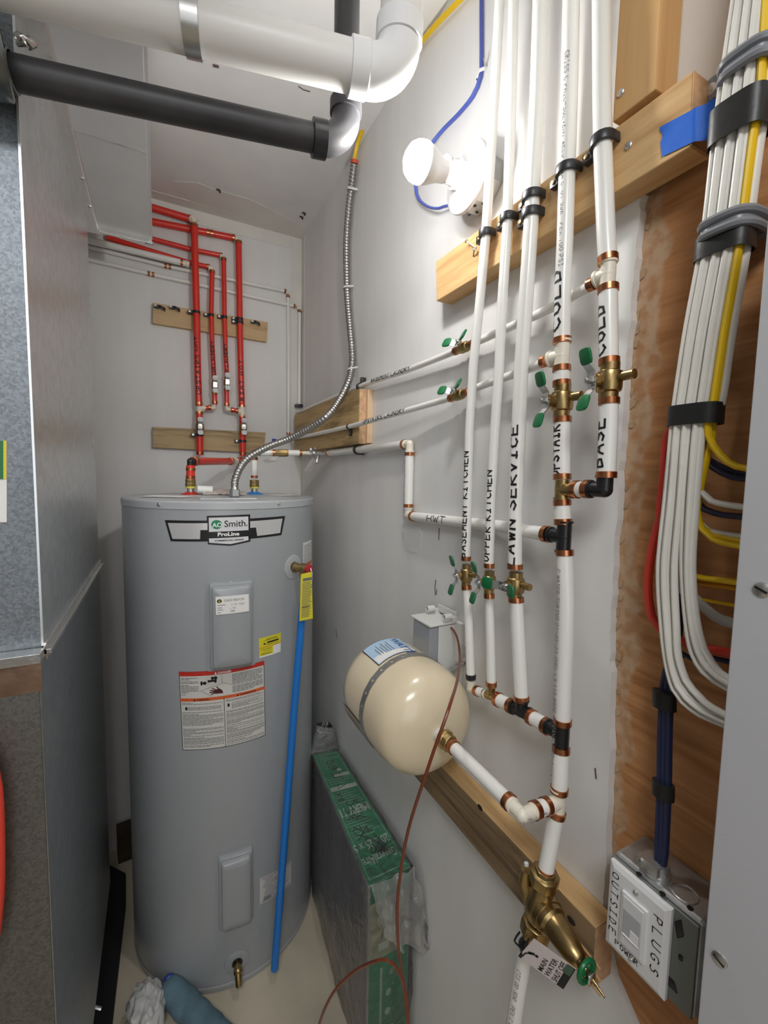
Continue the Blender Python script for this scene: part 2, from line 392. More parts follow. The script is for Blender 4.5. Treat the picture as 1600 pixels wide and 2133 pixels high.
def ply_mat():
    m, n, l, b = new_mat('plywood with paper remnants'); b.inputs['Roughness'].default_value = .7
    g = n.new('ShaderNodeNewGeometry'); mp = n.new('ShaderNodeMapping'); mp.inputs['Scale'].default_value = (1, 2.2, 26)
    mp.inputs['Rotation'].default_value = (.10, 0, 0)
    l.new(g.outputs['Position'], mp.inputs['Vector'])
    t = n.new('ShaderNodeTexNoise'); t.inputs['Scale'].default_value = 2.6; t.inputs['Detail'].default_value = 7; t.inputs['Distortion'].default_value = .8
    l.new(mp.outputs[0], t.inputs['Vector'])
    r = n.new('ShaderNodeValToRGB'); e = r.color_ramp.elements
    e[0].position = .32; e[1].position = .7; e[0].color = (.40, .17, .055, 1); e[1].color = (.62, .31, .13, 1)
    l.new(t.outputs['Fac'], r.inputs[0])
    s = n.new('ShaderNodeSeparateXYZ'); l.new(g.outputs['Position'], s.inputs[0])
    mp2 = n.new('ShaderNodeMapping'); mp2.inputs['Scale'].default_value = (1, 4, 9); l.new(g.outputs['Position'], mp2.inputs['Vector'])
    t2 = n.new('ShaderNodeTexNoise'); t2.inputs['Scale'].default_value = 2.2; t2.inputs['Detail'].default_value = 6
    l.new(mp2.outputs[0], t2.inputs['Vector'])
    ma = n.new('ShaderNodeMath'); ma.operation = 'MULTIPLY_ADD'; ma.inputs[1].default_value = .06; l.new(t2.outputs['Fac'], ma.inputs[0]); l.new(s.outputs['Y'], ma.inputs[2])
    mr = n.new('ShaderNodeMapRange'); mr.inputs['From Min'].default_value = -1.484; mr.inputs['From Max'].default_value = -1.478
    l.new(ma.outputs[0], mr.inputs[0])
    t3 = n.new('ShaderNodeTexNoise'); t3.inputs['Scale'].default_value = 60; l.new(g.outputs['Position'], t3.inputs['Vector'])
    r3 = n.new('ShaderNodeValToRGB'); e = r3.color_ramp.elements; e[0].position = .35; e[1].position = .6; e[0].color = (.46, .24, .11, 1); e[1].color = (.56, .38, .24, 1)
    l.new(t3.outputs['Fac'], r3.inputs[0])
    mx = n.new('ShaderNodeMix'); mx.data_type = 'RGBA'; l.new(mr.outputs[0], mx.inputs[0]); l.new(r.outputs[0], mx.inputs[6]); l.new(r3.outputs[0], mx.inputs[7])
    l.new(mx.outputs[2], b.inputs['Base Color'])
    bp = n.new('ShaderNodeBump'); bp.inputs['Strength'].default_value = .5; bp.inputs['Distance'].default_value = .0015
    l.new(t.outputs['Fac'], bp.inputs['Height']); l.new(bp.outputs[0], b.inputs['Normal'])
    return m
PLY = ply_mat()
pw = MB().box((.0132, -2.9, 0), (.0298, -1.42, 2.3)).build('plywood_backer', PLY, smooth=False)
thing(pw, 'orange brown plywood backing sheet behind the cable bundle and the grey panel', 'plywood')
struct(MB().box((.030, -3.6, 0), (.09, .12, H)).build('wall_right_outer', DRY, smooth=False)).name = 'trim_1'
struct(MB().box((0, -3.6, 0), (.03, -2.9, H)).build('trim_2', DRY, smooth=False))
# ridges of joint compound in the corners
cm = MB()
for i in range(0, 1):
    cm.box((-.045, -.0016, 0), (0, -.0001, H)); cm.box((-.0016, -.045, 0), (-.0001, 0, H))
struct(cm.build('trim_3', MUD, smooth=False))
cm = MB().box((-2.2, -.0018, H-.05), (-.046, -.0001, H-.0001)).box((-2.2, -.05, H-.0018), (-.002, -.0019, H-.0001))
struct(cm.build('trim_4', MUD, smooth=False))
# patched mud areas on wall and ceiling (thin irregular skims)
def skim(pts, fn, wob=.012, th=.0012):
    b = []
    r_ = random.Random(len(pts)*7+int(abs(pts[0][0])))
    P = [fn(*p) for p in pts]; n = len(P)
    for i in range(n):
        for j in range(6):
            q = P[i].lerp(P[(i+1) % n], j/6); b.append(q)
    return b
p1 = skim([(362, 378), (410, 380), (450, 396), (520, 415), (570, 440), (628, 470), (636, 490), (560, 472), (480, 446), (400, 420), (375, 405)], lambda a, b: Z(a, b, H-.0012))
struct(MB().prism(p1, (0, 0, .0011)).build('trim_5', MUD, smooth=False))
pv = MB()
for (a, b) in ((455, 396), (633, 444), (628, 452)):
    q = Z(a, b, H-.002); pv.ball(q, .006, 8, 5, (1.4, .8, .4)); pv.ball(q+V((.006, .008, 0)), .004, 6, 4)
struct(pv.build('trim_6', mat('dark holes', (.06, .05, .04), .9), smooth=False))

# ================================================================ boards on the walls
def screw(p, n, r=.005, parent=None, name='screw'):
    n = V(n).normalized(); m = MB().lathe([(r, -.002), (r, .0004), (r*.8, .0016), (r*.3, .0018)], p, n, 12)
    m.obox(V(p)+n*.0017, n.orthogonal().normalized()*r*.6, n.cross(n.orthogonal()).normalized()*r*.13, n*.0006)
    return m.build(name, STEEL, parent)
beam = empty('wooden_beam', 'long pine board on the right wall carrying the five white risers', 'board', (0, -1.3, 1.80))
a = X(908, 545, -.038); b = X(925, 618, -.038); c = X(1444, 146, -.038); d = X(1443, 302, -.038)
d.y = c.y-.003; poly = [V((-.038, a.y, a.z)), V((-.038, c.y, c.z)), V((-.038, d.y, d.z)), V((-.038, a.y-.006, b.z))]
MB().prism(poly, (.0378, 0, 0)).build('plank', PINE, beam, smooth=False, bevel=.0015)
ze = (c.z+d.z)/2
MB().prism([V((-.0383, d.y-.0002, d.z+.001)), V((-.0383, c.y-.0002, c.z-.001)), V((-.0003, c.y-.0002, c.z-.001)), V((-.0003, d.y-.0002, d.z+.001))], (0, -.0008, 0)).build('sawn_end', ENDW, beam, smooth=False)
for q in ((1309, 303),): screw(X(*q, -.0385), (-1, 0, 0), .0048, beam)
for (q0, q1) in (((972, 502), (992, 516)), ((988, 520), (986, 534))):
    p = X(*q0, -.045); p2 = X(*q1, -.039); MB().tube([p2, p], .0012, 6).lathe([(.0035, 0), (.0035, .001)], p, (p-p2), 10).build('bent_nail', STEEL, beam)
post = empty('wooden_post', 'upright pine board resting on the beam under the ceiling', 'board', (0, -1.5, 1.9))
p0 = X(1276, 250, -.040); p1 = X(1366, 196, -.040)
MB().box((-.040, p0.y, p0.z-.003), (-.0005, p1.y, H-.001)).build('plank', PINEZ, post, smooth=False, bevel=.0015)
screw(X(1293, 193, -.0405), (-1, 0, 0), .0048, post)
lb = empty('lower_wall_board', 'dark split board low on the right wall behind the brass valve', 'board', (0, -1.2, .75))
a = X(945, 1600, -.038); c = X(1241, 1935, -.038); d = X(1250, 2045, -.038)
MB().box((-.038, -1.03, c.z-.087), (-.0005, c.y, c.z)).build('plank', DARKY, lb, smooth=False, bevel=.001)
MB().box((-.0383, c.y-.0002, c.z-.0865), (-.0006, c.y-.0012, c.z-.0005)).build('sawn_end', ENDW, lb, smooth=False)
MB().box((-.0375, -1.035, c.z+.0001), (-.001, c.y, c.z+.0008)).build('pale_top_edge', PINE, lb, smooth=False)
sp = MB(); r_ = random.Random(5)
for i in range(14):
    z = c.z-.086+r_.uniform(0, .05); y0 = c.y+r_.uniform(-.004, .05); L = r_.uniform(.02, .06)
    sp.obox((-.0392-r_.uniform(0, .002), y0+L/2-.01, z-.004*r_.random()), (.0009, 0, 0), (0, L/2, .1*L/2), (0, 0, .0006))
so = sp.build('splinters', PINE, lb, smooth=False); so['kind'] = 'stuff'
for q in ((1000, 1682), (1190, 1918)):
    MB().ball(X(*q, -.039), .006, 8, 5, (.2, 1.2, .8)).build('knot_hole', mat('dark knot', (.02, .012, .008), .9), lb)
blk = empty('pipe_support_block', 'thick board in the corner carrying the two laundry pipes', 'board', (0, -.36, 1.55))
MB().box((-.038, -.03, 1.552), (-.0005, -.702, 1.708)).build('plank', OLDY, blk, smooth=False, bevel=.003, seg=3)
MB().box((-.0375, -.7021, 1.553), (-.001, -.7032, 1.707)).build('sawn_end', ENDW, blk, smooth=False)
MB().box((-.018, -.7033, 1.554), (-.0005, -.716, 1.706)).build('pale_backing_strip', mat('pale pine', (.72, .50, .31), .6, var=.1, vscale=20), blk, smooth=False, bevel=.001)
def back_board(name, label, tl, tr, bl, br, m, th=.019):
    P = [Y(*q, -th) for q in (tl, tr, br, bl)]
    e = empty(name, label, 'board', (P[0]+P[2])/2*V((1,1,1)) if False else V(((P[0].x+P[2].x)/2, 0, P[2].z)))
    MB().prism(P, (0, th-.0005, 0)).build('plank', m, e, smooth=False, bevel=.0012); return e
ub = back_board('upper_back_board', 'upper pale pine board on the back wall holding red pipes', (319, 630), (558, 671), (318, 673), (556, 712), PINEX)
db = back_board('lower_back_board', 'lower knotty board on the back wall just above the tank', (318, 889), (553, 901), (318, 932), (550, 944), OLDX)

# ================================================================ pipe helpers
R1, R34, R12 = .0109, .0080, .0068
def ring(P, d, r, parent, m=COP, h=.0085):
    P = V(P); d = V(d).normalized()
    return MB().lathe([(r+.0002, -h/2), (r+.0014, -h/2+.0004), (r+.0014, h/2-.0004), (r+.0002, h/2)], P, d, 20).build('crimp_ring', m, parent)
def fitting(P, dirs, r, m, parent, ln=None, name='tee_fitting'):
    mb = MB(); P = V(P)
    mb.ball(P, r*.93, 16, 10)
    for d in dirs:
        if isinstance(d, tuple) and len(d) == 2: d, L = d
        else: L = ln or r*1.5
        d = V(d).normalized()
        mb.lathe([(r*.9, 0), (r*.9, L-.003), (r*1.06, L-.0028), (r*1.06, L), (r*.7, L)], P, d, 20)
    return mb.build(name, m, parent)
def pipe_tube(pts, r, m, parent, name='tube', seg=18):
    return MB().tube(pts, r, seg).build(name, m, parent)
def closest_dir(pts, q):
    best = None; q = V(q)
    for i in range(len(pts)-1):
        a, b = pts[i], pts[i+1]; d = b-a; t = max(0, min(1, (q-a).dot(d)/d.length_squared)); p = a+d*t
        if best is None or (p-q).length < best[0]: best = ((p-q).length, p, d.normalized())
    return best[1], best[2]
def at_z(pts, z):
    for i in range(len(pts)-1):
        a, b = pts[i], pts[i+1]
        if min(a.z, b.z)-1e-6 <= z <= max(a.z, b.z)+1e-6: return a+(b-a)*((z-a.z)/(b.z-a.z)), (b-a).normalized()
    return (pts[0], (pts[1]-pts[0]).normalized()) if abs(pts[0].z-z) < abs(pts[-1].z-z) else (pts[-1], (pts[-1]-pts[-2]).normalized())
def rings_px(lst, plane, pts, r, parent, m=COP):
    for q in lst:
        p, d = closest_dir(pts, plane(*q)); ring(p, d, r, parent, m)
def write_along(pts, z0, text, h, wid, face, r, parent, up=True, sp=1.0, m=INK, wx=1.0, v0=0, z1=None):
    p, d = at_z(pts, z0); d = d if d.z > 0 else -d
    if z1: d = (at_z(pts, z1)[0]-p).normalized()
    polys, L = hand(text, h, wid, sp, wx=wx); k = (z1-z0)/L if z1 else 1; polys = shift([[(a_*k, b_) for a_, b_ in q] for q in polys], 0, -h/2+v0)
    lay(polys, pipe_map(p, d, face, r), 'handwriting', m, parent, 0, r*.35)
def valve(name, P, axis, stem, tab, label, r=.012, L=.05, drain=None, hl=.024, grip=GRN, body=BRASS, group=None, tone=None):
    P = V(P); axis = V(axis).normalized(); stem = V(stem); stem = (stem-axis*stem.dot(axis)).normalized()
    tab = V(tab); tab = (tab-stem*tab.dot(stem)).normalized(); side = stem.cross(tab)
    e = empty(name, label, 'valve', P, group or {'ball_valve': 'shutoff valves on the risers', 'laundry_valve': 'valves on the laundry pipes', 'hot_valve': 'valves on the red pipes'}[name])
    MB().lathe([(r*.8, -L/2), (r*.95, -L/2), (r*.95, -L*.3), (r*1.0, -L*.29), (r*1.2, -L*.26), (r*1.27, -L*.16), (r*1.27, L*.16), (r*1.2, L*.26), (r*1.0, L*.29), (r*.95, L*.3), (r*.95, L/2), (r*.8, L/2)], P, axis, 20).build('valve_body', body, e)
    MB().cyl(P, P+stem*r*1.9, r*.62, 14).lathe([(r*.75, 0), (r*.75, r*.5)], P+stem*r*1.5, stem, 6).build('valve_bonnet', body, e)
    t0 = P+stem*r*2.1
    pts = []
    for s_, u in ((-1, -.35), (-1, .3), (0, .0),): pass
    # butterfly handle: two wings bent away from the pipe
    w_ = max(r*.62, .0088)
    mb = MB()
    for sg in (-1, 1):
        path = [t0, t0+tab*sg*hl*.35, t0+tab*sg*hl*.6+stem*hl*.22, t0+tab*sg*hl*.8+stem*hl*.3]
        mb.ribbon(path, side, w_*1.5, .0016)
    mb.lathe([(r*.62, -.001), (r*.62, .0022)], t0, stem, 14)
    hpl = mb.build('handle_plate', CHR, e)
    MB().lathe([(r*.42, 0), (r*.42, r*.4), (r*.2, r*.42), (r*.2, r*.6)], t0+stem*.002, stem, 6).build('handle_nut', STEEL, hpl)
    for sg in (-1, 1):
        c = t0+tab*sg*hl*.92+stem*hl*.34
        a_ = (tab*sg+stem*.28).normalized(); nn = side.cross(a_).normalized(); sq_ = lambda q: math.copysign(abs(q)**.55, q); gp = [c+a_*(hl*.34*sq_(math.cos(t)))+side*(w_*1.1*sq_(math.sin(t))) for t in [2*PI*(k+.5)/16 for k in range(16)]]; MB().prism([p-nn*.0018 for p in gp], nn*.0036).build('handle_grip', grip, hpl, bevel=.0008)
    if drain is not None:
        dd = V(drain).normalized(); MB().lathe([(r*.35, 0), (r*.35, r*1.5), (r*.5, r*1.55), (r*.5, r*2.7), (r*.3, r*2.75)], P+axis*(L*.08), dd, 12).build('drain_cap', body, e)
    return e
def clip_x(name, P, d, r, label, xw, group=None, nail=V((0, 1, 0))):
    # black half clip hugging a pipe in front of a surface at x = xw (pipe along d); foot to the nail side
    P = V(P); d = V(d).normalized(); e = empty(name, label, 'pipe clip', P, group)
    out = V((-1, 0, 0)); nl = (V(nail)-d*V(nail).dot(d)).normalized(); path = []
    path.append(P-nl*(r+.001)+V((xw-P.x, 0, 0))*1.0)
    for i in range(9):
        t = PI*i/8; path.append(P-nl*math.cos(t)*(r+.001)+out*math.sin(t)*(r+.001))
    path.append(P+nl*(r+.001)+V((xw-P.x, 0, 0))*.75); 
    mb = MB().ribbon(path, d, .0115, .0034)
    c = P+nl*(r+.0105)+V((xw-P.x, 0, 0))*.55
    mb.obox(c, nl*.0095, d*.0062, V((abs(xw-P.x)*.42, 0, 0)))
    mb.build('clip_body', CLIP, e, bevel=.0006)
    MB().lathe([(.0033, 0), (.0033, .0015), (.002, .002)], c+out*(abs(xw-P.x)*.42)+nl*.003, out, 10).build('nail_head', BRASS, e)
    return e

# ================================================================ risers on the right wall
XP = -.050
def riser(label, px, r, z_top=H, first=None):
    pts = [X(a, b, (o if o else XP)) for a, b, o in px]
    # carry up to the ceiling
    d = (pts[0]-pts[1]).normalized(); t = (H-.0005-pts[0].z)/max(d.z, .2); top = pts[0]+d*t
    top.z = H-.0005
    return [top]+pts
def mk_riser(label, segs, r, name='water_riser', base=None):
    e = empty(name, label, 'pipe', base or segs[0][0]*1.0, 'white risers on the right wall')
    for s_ in segs: pipe_tube(s_, r, PEX, e)
    return e
P_ = lambda *l: [(a, b, None) for a, b in l]
# --- riser 1 basement kitchen
r1 = riser('', P_((1041, 0), (1027, 250), (1011.5, 500), (999, 635), (985.6, 765), (978, 896), (971, 1163)), R34)
r1b = [X(971.5, 1222, XP), X(974.5, 1256, XP), X(978, 1330, XP), X(981, 1412, XP)]
e1 = mk_riser('leftmost vertical white pipe marked BASEMENT KITCHEN on right wall', [r1, r1b], R34, base=V((XP, r1b[-1].y, 1.08)))
rings_px([(970.5, 1172)], lambda a, b: X(a, b, XP), r1, R34, e1); rings_px([(973, 1224)], lambda a, b: X(a, b, XP), r1b, R34, e1)
rings_px([(980.5, 1409)], lambda a, b: X(a, b, XP), r1b, R34, e1, BLK)
write_along(r1, X(971, 1160, XP).z, 'BASEMENT KITCHEN', .0118, .0021, (-1, .0, 0), R34, e1, z1=X(976, 937, XP).z)
# --- riser 2 upper kitchen
r2 = riser('', P_((1070, 0), (1064, 250), (1057, 472), (1046, 635), (1040, 765), (1031, 895), (1022.5, 1036), (1019, 1178)), R34)
r2b = [X(1019, 1240, XP), X(1020, 1274, XP), X(1022, 1350, XP), X(1023.6, 1425, XP)]
e2 = mk_riser('second vertical white pipe from the left marked UPPER KITCHEN', [r2, r2b], R34, base=V((XP, r2b[-1].y, 1.1)))
rings_px([(1019, 1185)], lambda a, b: X(a, b, XP), r2, R34, e2); rings_px([(1019, 1241), (1024, 1430)], lambda a, b: X(a, b, XP), r2b, R34, e2)
write_along(r2, X(1019, 1168, XP).z, 'UPPER KITCHEN', .0118, .0021, (-1, .0, 0), R34, e2, z1=X(1025, 976, XP).z)
# --- riser 3 lawn service
r3 = riser('', P_((1126, 0), (1119.5, 200), (1108.7, 420), (1106, 472), (1095, 635), (1086, 765), (1080.5, 895), (1073.5, 1067), (1073, 1180)), R1)
r3b = [X(1075, 1245, XP), X(1076, 1267, XP), X(1080, 1340, XP), X(1086, 1455, XP)]
e3 = mk_riser('thicker middle vertical white pipe marked LAWN SERVICE', [r3, r3b], R1, base=V((XP, r3b[-1].y, 1.1)))
rings_px([(1073, 1189)], lambda a, b: X(a, b, XP), r3, R1, e3); rings_px([(1075.5, 1249), (1086, 1456)], lambda a, b: X(a, b, XP), r3b, R1, e3)
write_along(r3, X(1073, 1176, XP).z, 'LAWN SERVICE', .0145, .0026, (-1, .02, 0), R1, e3, z1=X(1079, 880, XP).z)
# --- riser 4 upstairs cold (main line)
XQ = -.051
r4 = riser('', [(a, b, XQ) for a, b in ((1190, 0), (1186, 200), (1181.5, 350), (1177, 500), (1172.5, 602), (1171, 712))], R1)
r4b = [X(1170, 765, XQ), X(1170, 800, XQ)]
r4c = [X(1171.5, 872, XQ), X(1171, 911, XQ), X(1171, 1000, XQ)]
r4d = [X(1171, 1043, XQ), X(1173, 1092, XQ)]
r4e = [X(1176, 1150, XQ), X(1180, 1256, XQ), X(1178, 1350, XQ), X(1173, 1474, XQ), X(1172, 1506, XQ)]
r4f = [X(1169, 1558, XQ), X(1167.5, 1619, -.055), X(1165, 1645, -.056)]
r4g = [X(1160, 1694, -.058), X(1156, 1712, -.060), X(1148, 1755, -.064), X(1140, 1797, -.068), X(1137, 1815, -.070)]
e4 = mk_riser('fourth vertical white pipe marked UPSTAIRS COLD running down to the brass valve', [r4, r4b, r4c, r4d, r4e, r4f, r4g], R1, base=V((-.06, -1.45, .88)))
for q in ((1171, 710), (1170, 768), (1170, 799), (1171.5, 874), (1171, 993), (1171.5, 1047), (1173, 1087), (1176, 1151), (1172, 1503), (1169, 1561), (1164.5, 1642)):
    for s_ in (r4, r4b, r4c, r4d, r4e, r4f):
        p, d = closest_dir(s_, X(*q, XQ))
        if (p-X(*q, XQ)).length < .012: ring(p, d, R1, e4); break
ring(r4g[0], r4g[0]-r4g[1], R1, e4); ring(r4g[-1], r4g[-1]-r4g[-2], R1, e4)
W = V((0, 0, 1)); YP = V((0, 1, 0)); YN = V((0, -1, 0)); XN = V((-1, 0, 0)); XPOS = V((1, 0, 0))
fitting(X(1170.5, 742, XQ), [(W, .022), (-W, .018), (YP, .020)], R1, PPSU, e4)
fitting(X(1171, 1020, XQ), [(W, .018), (-W, .014), (YN, .020)], R1, BRASS, e4)
fitting(X(1175, 1118, XQ), [(W, .022), (-W, .022), (YP, .024)], R1, BLK, e4)
fitting(X(1171, 1532, XQ), [(W, .020), (-W, .020), (YP, .026)], R1, BLK, e4)
fitting(X(1162.5, 1670, -.057), [(W, .020), (-W, .018), (XN, .020)], R1, PPSU, e4)
write_along(r4, X(1171, 690, XQ).z, 'COLD', .016, .0026, (-1, .15, 0), R1, e4, v0=.002, z1=X(1174, 556, XQ).z)
write_along(r4c, X(1171, 992, XQ).z, 'UPSTAIR', .015, .003, (-1, .25, 0), R1, e4, v0=.001, z1=X(1171, 882, XQ).z)
# small factory print down the lower length and up the top
pr, L = hand('C WATER TUBING 01-05-23 CHEL LS 112 MADE IN CANADA 001517 L7', .0056, .0008, 1.0, .05)
pA, dA = at_z(r4e, X(1178, 1185, XQ).z)
lay(shift(pr, 0, -.003), pipe_map(pA, r4e[1]*0+(r4e[3]-r4e[1]).normalized(), (-1, .1, 0), R1+.0004), 'factory_print', PRINT, e4, 0, .006)
pr2, L = hand('CRISS C PHIC-SOLVENT WELD AWWA C901 SDR9 PEX 100 PSI', .0058, .0008, 1.0, .05)
pA, dA = at_z(r4, X(1179, 420, XQ).z)
lay(shift(pr2, 0, -.0005), pipe_map(X(1186, 120, XQ), (r4[4]-r4[2]).normalized(), (-1, -.25, 0), R1+.0004), 'factory_print', PRINT, e4, 0, .006)
# --- riser 5 basement cold
r5 = riser('', [(a, b, XQ) for a, b in ((1253, 0), (1254, 200), (1256, 320), (1262, 472), (1266, 541))], R1)
r5b = [X(1267, 602, XQ), X(1267.6, 667, XQ), X(1269, 756, XQ)]
r5c = [X(1269, 833, XQ), X(1267.6, 895, XQ), X(1263, 992, XQ)]
e5 = mk_riser('rightmost vertical white pipe marked BASE COLD', [r5, r5b, r5c], R1, base=V((XQ, r5c[-1].y, 1.45)))
for s_, q in ((r5, (1266, 541)), (r5b, (1267, 602)), (r5b, (1269, 753)), (r5c, (1269, 836)), (r5c, (1263, 989))):
    p, d = closest_dir(s_, X(*q, XQ)); ring(p, d, R1, e5)
fitting(X(1266.5, 572, XQ), [(W, .016), (-W, .016), (YP, .016)], R1*.92, PPSU, e5)
elb = X(1259, 1020, XQ)
fitting(elb, [(W, .018), (YP, .020)], R1, BLK, e5, name='elbow_fitting')
tA = X(1171, 1020, XQ); c5 = [V((XQ, tA.y-.020, (tA.z+elb.z)/2)), V((XQ, elb.y+.020, elb.z))]
pipe_tube(c5, R1, PEX, e5, 'connecting_tube'); ring(c5[0]+YN*.004, YP, R1, e5); ring(c5[1]+YP*.004, YP, R1, e5)
write_along(r5b, X(1268, 740, XQ).z, 'COLD', .016, .0026, (-1, .25, 0), R1, e5, v0=.003, z1=X(1268, 628, XQ).z)
write_along(r5c, X(1264, 972, XQ).z, 'BASE', .016, .0026, (-1, .25, 0), R1, e5, v0=.003, z1=X(1266, 866, XQ).z)
# --- valves on the risers
def mid(a, b, x=XP): return (X(*a, x)+X(*b, x))/2
valve('ball_valve', mid((971, 1176), (972, 1220)), W, (-1, .35, 0), W, 'small brass shutoff valve with green grips on BASEMENT KITCHEN pipe', .0088, .040, YN, .029)
valve('ball_valve', mid((1019, 1190), (1019, 1236)), W, (-1, .35, 0), W, 'small brass shutoff valve with green grips on UPPER KITCHEN pipe', .0088, .040, YN, .029)
valve('ball_valve', mid((1073, 1195), (1075, 1243)), W, (-1, .05, -.05), YP, 'brass shutoff valve on LAWN SERVICE pipe with handle turned crosswise', .0112, .042, YN, .030)
valve('ball_valve', mid((1170, 806), (1171, 866), XQ), W, (-1, .25, 0), W, 'brass shutoff valve with green grips on UPSTAIRS COLD pipe', .0118, .045, YN, .030)
valve('ball_valve', mid((1269, 762), (1269, 828), XQ), W, (-1, .25, 0), W, 'rightmost brass shutoff valve with green grips on BASE COLD pipe', .0120, .045, YN, .030)
# --- distribution manifold below the risers
man = empty('cold_manifold', 'sloping row of copper ringed pipes and tees joining risers low on wall', 'pipe', V((XP, -1.34, 1.07)))
mA = X(985, 1432, XP); mT2 = X(1023, 1450, XP); mT3 = X(1086, 1481, XP); mM = X(1171, 1532, XQ)
mA = V((XP, r1b[-1].y-.001, r1b[-1].z-.020))
fitting(mA, [(W, .016), ((mT2-mA), .018)], R34, PPSU, man, name='elbow_fitting')
d = (mT2-mA).normalized(); pipe_tube([mA+d*.014, mT2-d*.012], R34, PEX, man); ring(mA+d*.018, d, R34, man)
fitting(mT2, [(W, .020), (-d, .018), (d, .016)], R34*.95, BRASS, man)
d = (mT3-mT2).normalized(); pipe_tube([mT2+d*.014, mT3-d*.018], R1, PEX, man); ring(mT2+d*.018, d, R1, man); ring(mT3-d*.022, d, R1, man)
fitting(mT3, [(W, .020), (-d, .018), (d, .018)], R1, BLK, man)
d = (mM-mT3).normalized(); pipe_tube([mT3+d*.018, mM-d*.024], R1, PEX, man); ring(mT3+d*.022, d, R1, man); ring(mM-d*.028, d, R1, man)
# --- laundry branches
xl = lambda px: -.022
bl = [X(1238, 590, -.053), X(1222, 600, -.045), X(1200, 612, -.03), X(1150, 641, -.022), X(1010, 705, -.020), X(985, 716, -.020)]
bl2 = [X(950, 731, -.020), X(900, 751, -.019), X(840, 774, -.018), X(770, 797, -.018), X(700, 826, -.018), X(655, 845, -.018), V((-.018, -.10, 1.722)), V((-.026, -.022, 1.722))]
eb = empty('laundry_pipe', 'upper thin white pipe marked BASEMENT LAUNDRY along the right wall', 'pipe', V((-.02, -.9, 1.70)))
pipe_tube(smooth_path(bl, .03), R12, PEX, eb); pipe_tube(smooth_path(bl2, .03), R12, PEX, eb)
ring(bl[0]+YP*.004, YP, R12, eb); ring(bl[-1], bl[-1]-bl[-2], R12, eb); ring(bl2[0], bl2[0]-bl2[1], R12, eb)
def write_path(path, p, q, text, h, wid, r, parent, face=(-1, 0, .15), wx=1.3):
    S = [0]
    for i in range(1, len(path)): S.append(S[-1]+(path[i]-path[i-1]).length)
    near = lambda t: min((( (path[i].lerp(path[i+1], k/8)-t).length, S[i]+(S[i+1]-S[i])*k/8) for i in range(len(path)-1) for k in range(9)))[1]
    s0, s1 = near(p), near(q); polys, L = hand(text, h, wid, 1, wx=wx); k = (s1-s0)/L
    def fn(u, v):
        s_ = s0+u*k
        for i in range(len(S)-1):
            if S[i] <= s_ <= S[i+1] or i == len(S)-2:
                a_ = path[i].lerp(path[i+1], (s_-S[i])/(S[i+1]-S[i])); ax = (path[i+1]-path[i]).normalized(); break
        f = V(face); f = (f-ax*f.dot(ax)).normalized(); sd = f.cross(ax)
        return a_+(f*math.cos(v/r)+sd*math.sin(v/r))*(r+.0005)
    lay(shift(polys, 0, -h/2), fn, 'handwriting', INK, parent, .01, r*.35)
def write_h(p, q, text, h, wid, r, parent, sp=1, face=(-1, 0, .15), wx=1.0):
    polys, L = hand(text, h, wid, sp, wx=wx); lay(shift(polys, 0, -h/2), pipe_map(p, (q-p).normalized(), face, r), 'handwriting', INK, parent, .02, r*.35)
write_path(smooth_path(bl2, .03)[::-1], X(778, 794, -.018), X(860, 767, -.018), 'BASEMENT LAUNDRY', .0100, .0019, R12, eb)
ul = [X(1138, 752, -.053), X(1122, 760, -.04), X(1100, 769, -.026), X(1000, 805, -.021), X(975, 816, -.021)]
ul2 = [X(940, 829, -.022), X(880, 846, -.028), X(820, 863, -.038), X(770, 877, -.047), X(730, 888, -.047), X(650, 906, -.047), X(622, 911, -.047), V((-.05, -.03, 1.61))]
eu = empty('laundry_pipe', 'lower thin white pipe marked UPSTAIRS LAUNDRY crossing the corner board', 'pipe', V((-.03, -.9, 1.60)))
pipe_tube(smooth_path(ul, .03), R12, PEX, eu); pipe_tube(smooth_path(ul2, .03), R12, PEX, eu)
ring(ul[0]+YP*.004, YP, R12, eu); ring(ul[-1], ul[-1]-ul[-2], R12, eu); ring(ul2[0], ul2[0]-ul2[1], R12, eu)
write_path(smooth_path(ul2, .03)[::-1], X(761, 880, -.047), X(848, 855, -.033), 'UPSTAIRS LAUNDRY', .0100, .0018, R12, eu)
d = (bl[-1]-bl2[0]).normalized()
valve('laundry_valve', (bl[-1]+bl2[0])/2, d, (-1, .1, .55), d, 'upper small brass laundry valve with green wing handle on right wall', .0080, .042, None, .028)
d = (ul[-1]-ul2[0]).normalized()
valve('laundry_valve', (ul[-1]+ul2[0])/2, d, (-1, .1, .55), d, 'lower small brass laundry valve with green wing handle on right wall', .0080, .042, None, .028)
# --- heater supply line HWT
hw = empty('heater_supply_pipe', 'thick white pipe marked HWT stepping down the right wall to the heater', 'pipe', V((-.03, -.9, 1.37)))
h0 = X(1143, 1113, XQ); h1 = [h0+V((0, .006, 0)), X(1120, 1110, -.045), X(1085, 1104, -.028), X(1040, 1096, -.0175), X(950, 1086, -.0135), X(858, 1075, -.0135)]
pipe_tube(smooth_path(h1, .03), R1*.97, PEX, hw); ring(h0+V((0, .004, 0)), YP, R1, hw)
ring(h1[-1]+YN*.006, YP, R1, hw)
hc = V((-.0135, h1[-1].y+.018, h1[-1].z)); top = X(850, 925, -.0135); hc2 = V((-.0135, hc.y, top.z))
fitting(hc, [(YN, .018), (W, .018)], R1*.95, PPSU, hw, name='elbow_fitting')
pipe_tube([hc+W*.018, hc2-W*.018], R1, PEX, hw); ring(hc+W*.024, W, R1, hw); ring(hc2-W*.024, W, R1, hw)
fitting(hc2, [(YP, .018), (-W, .018)], R1*.95, PPSU, hw, name='elbow_fitting')
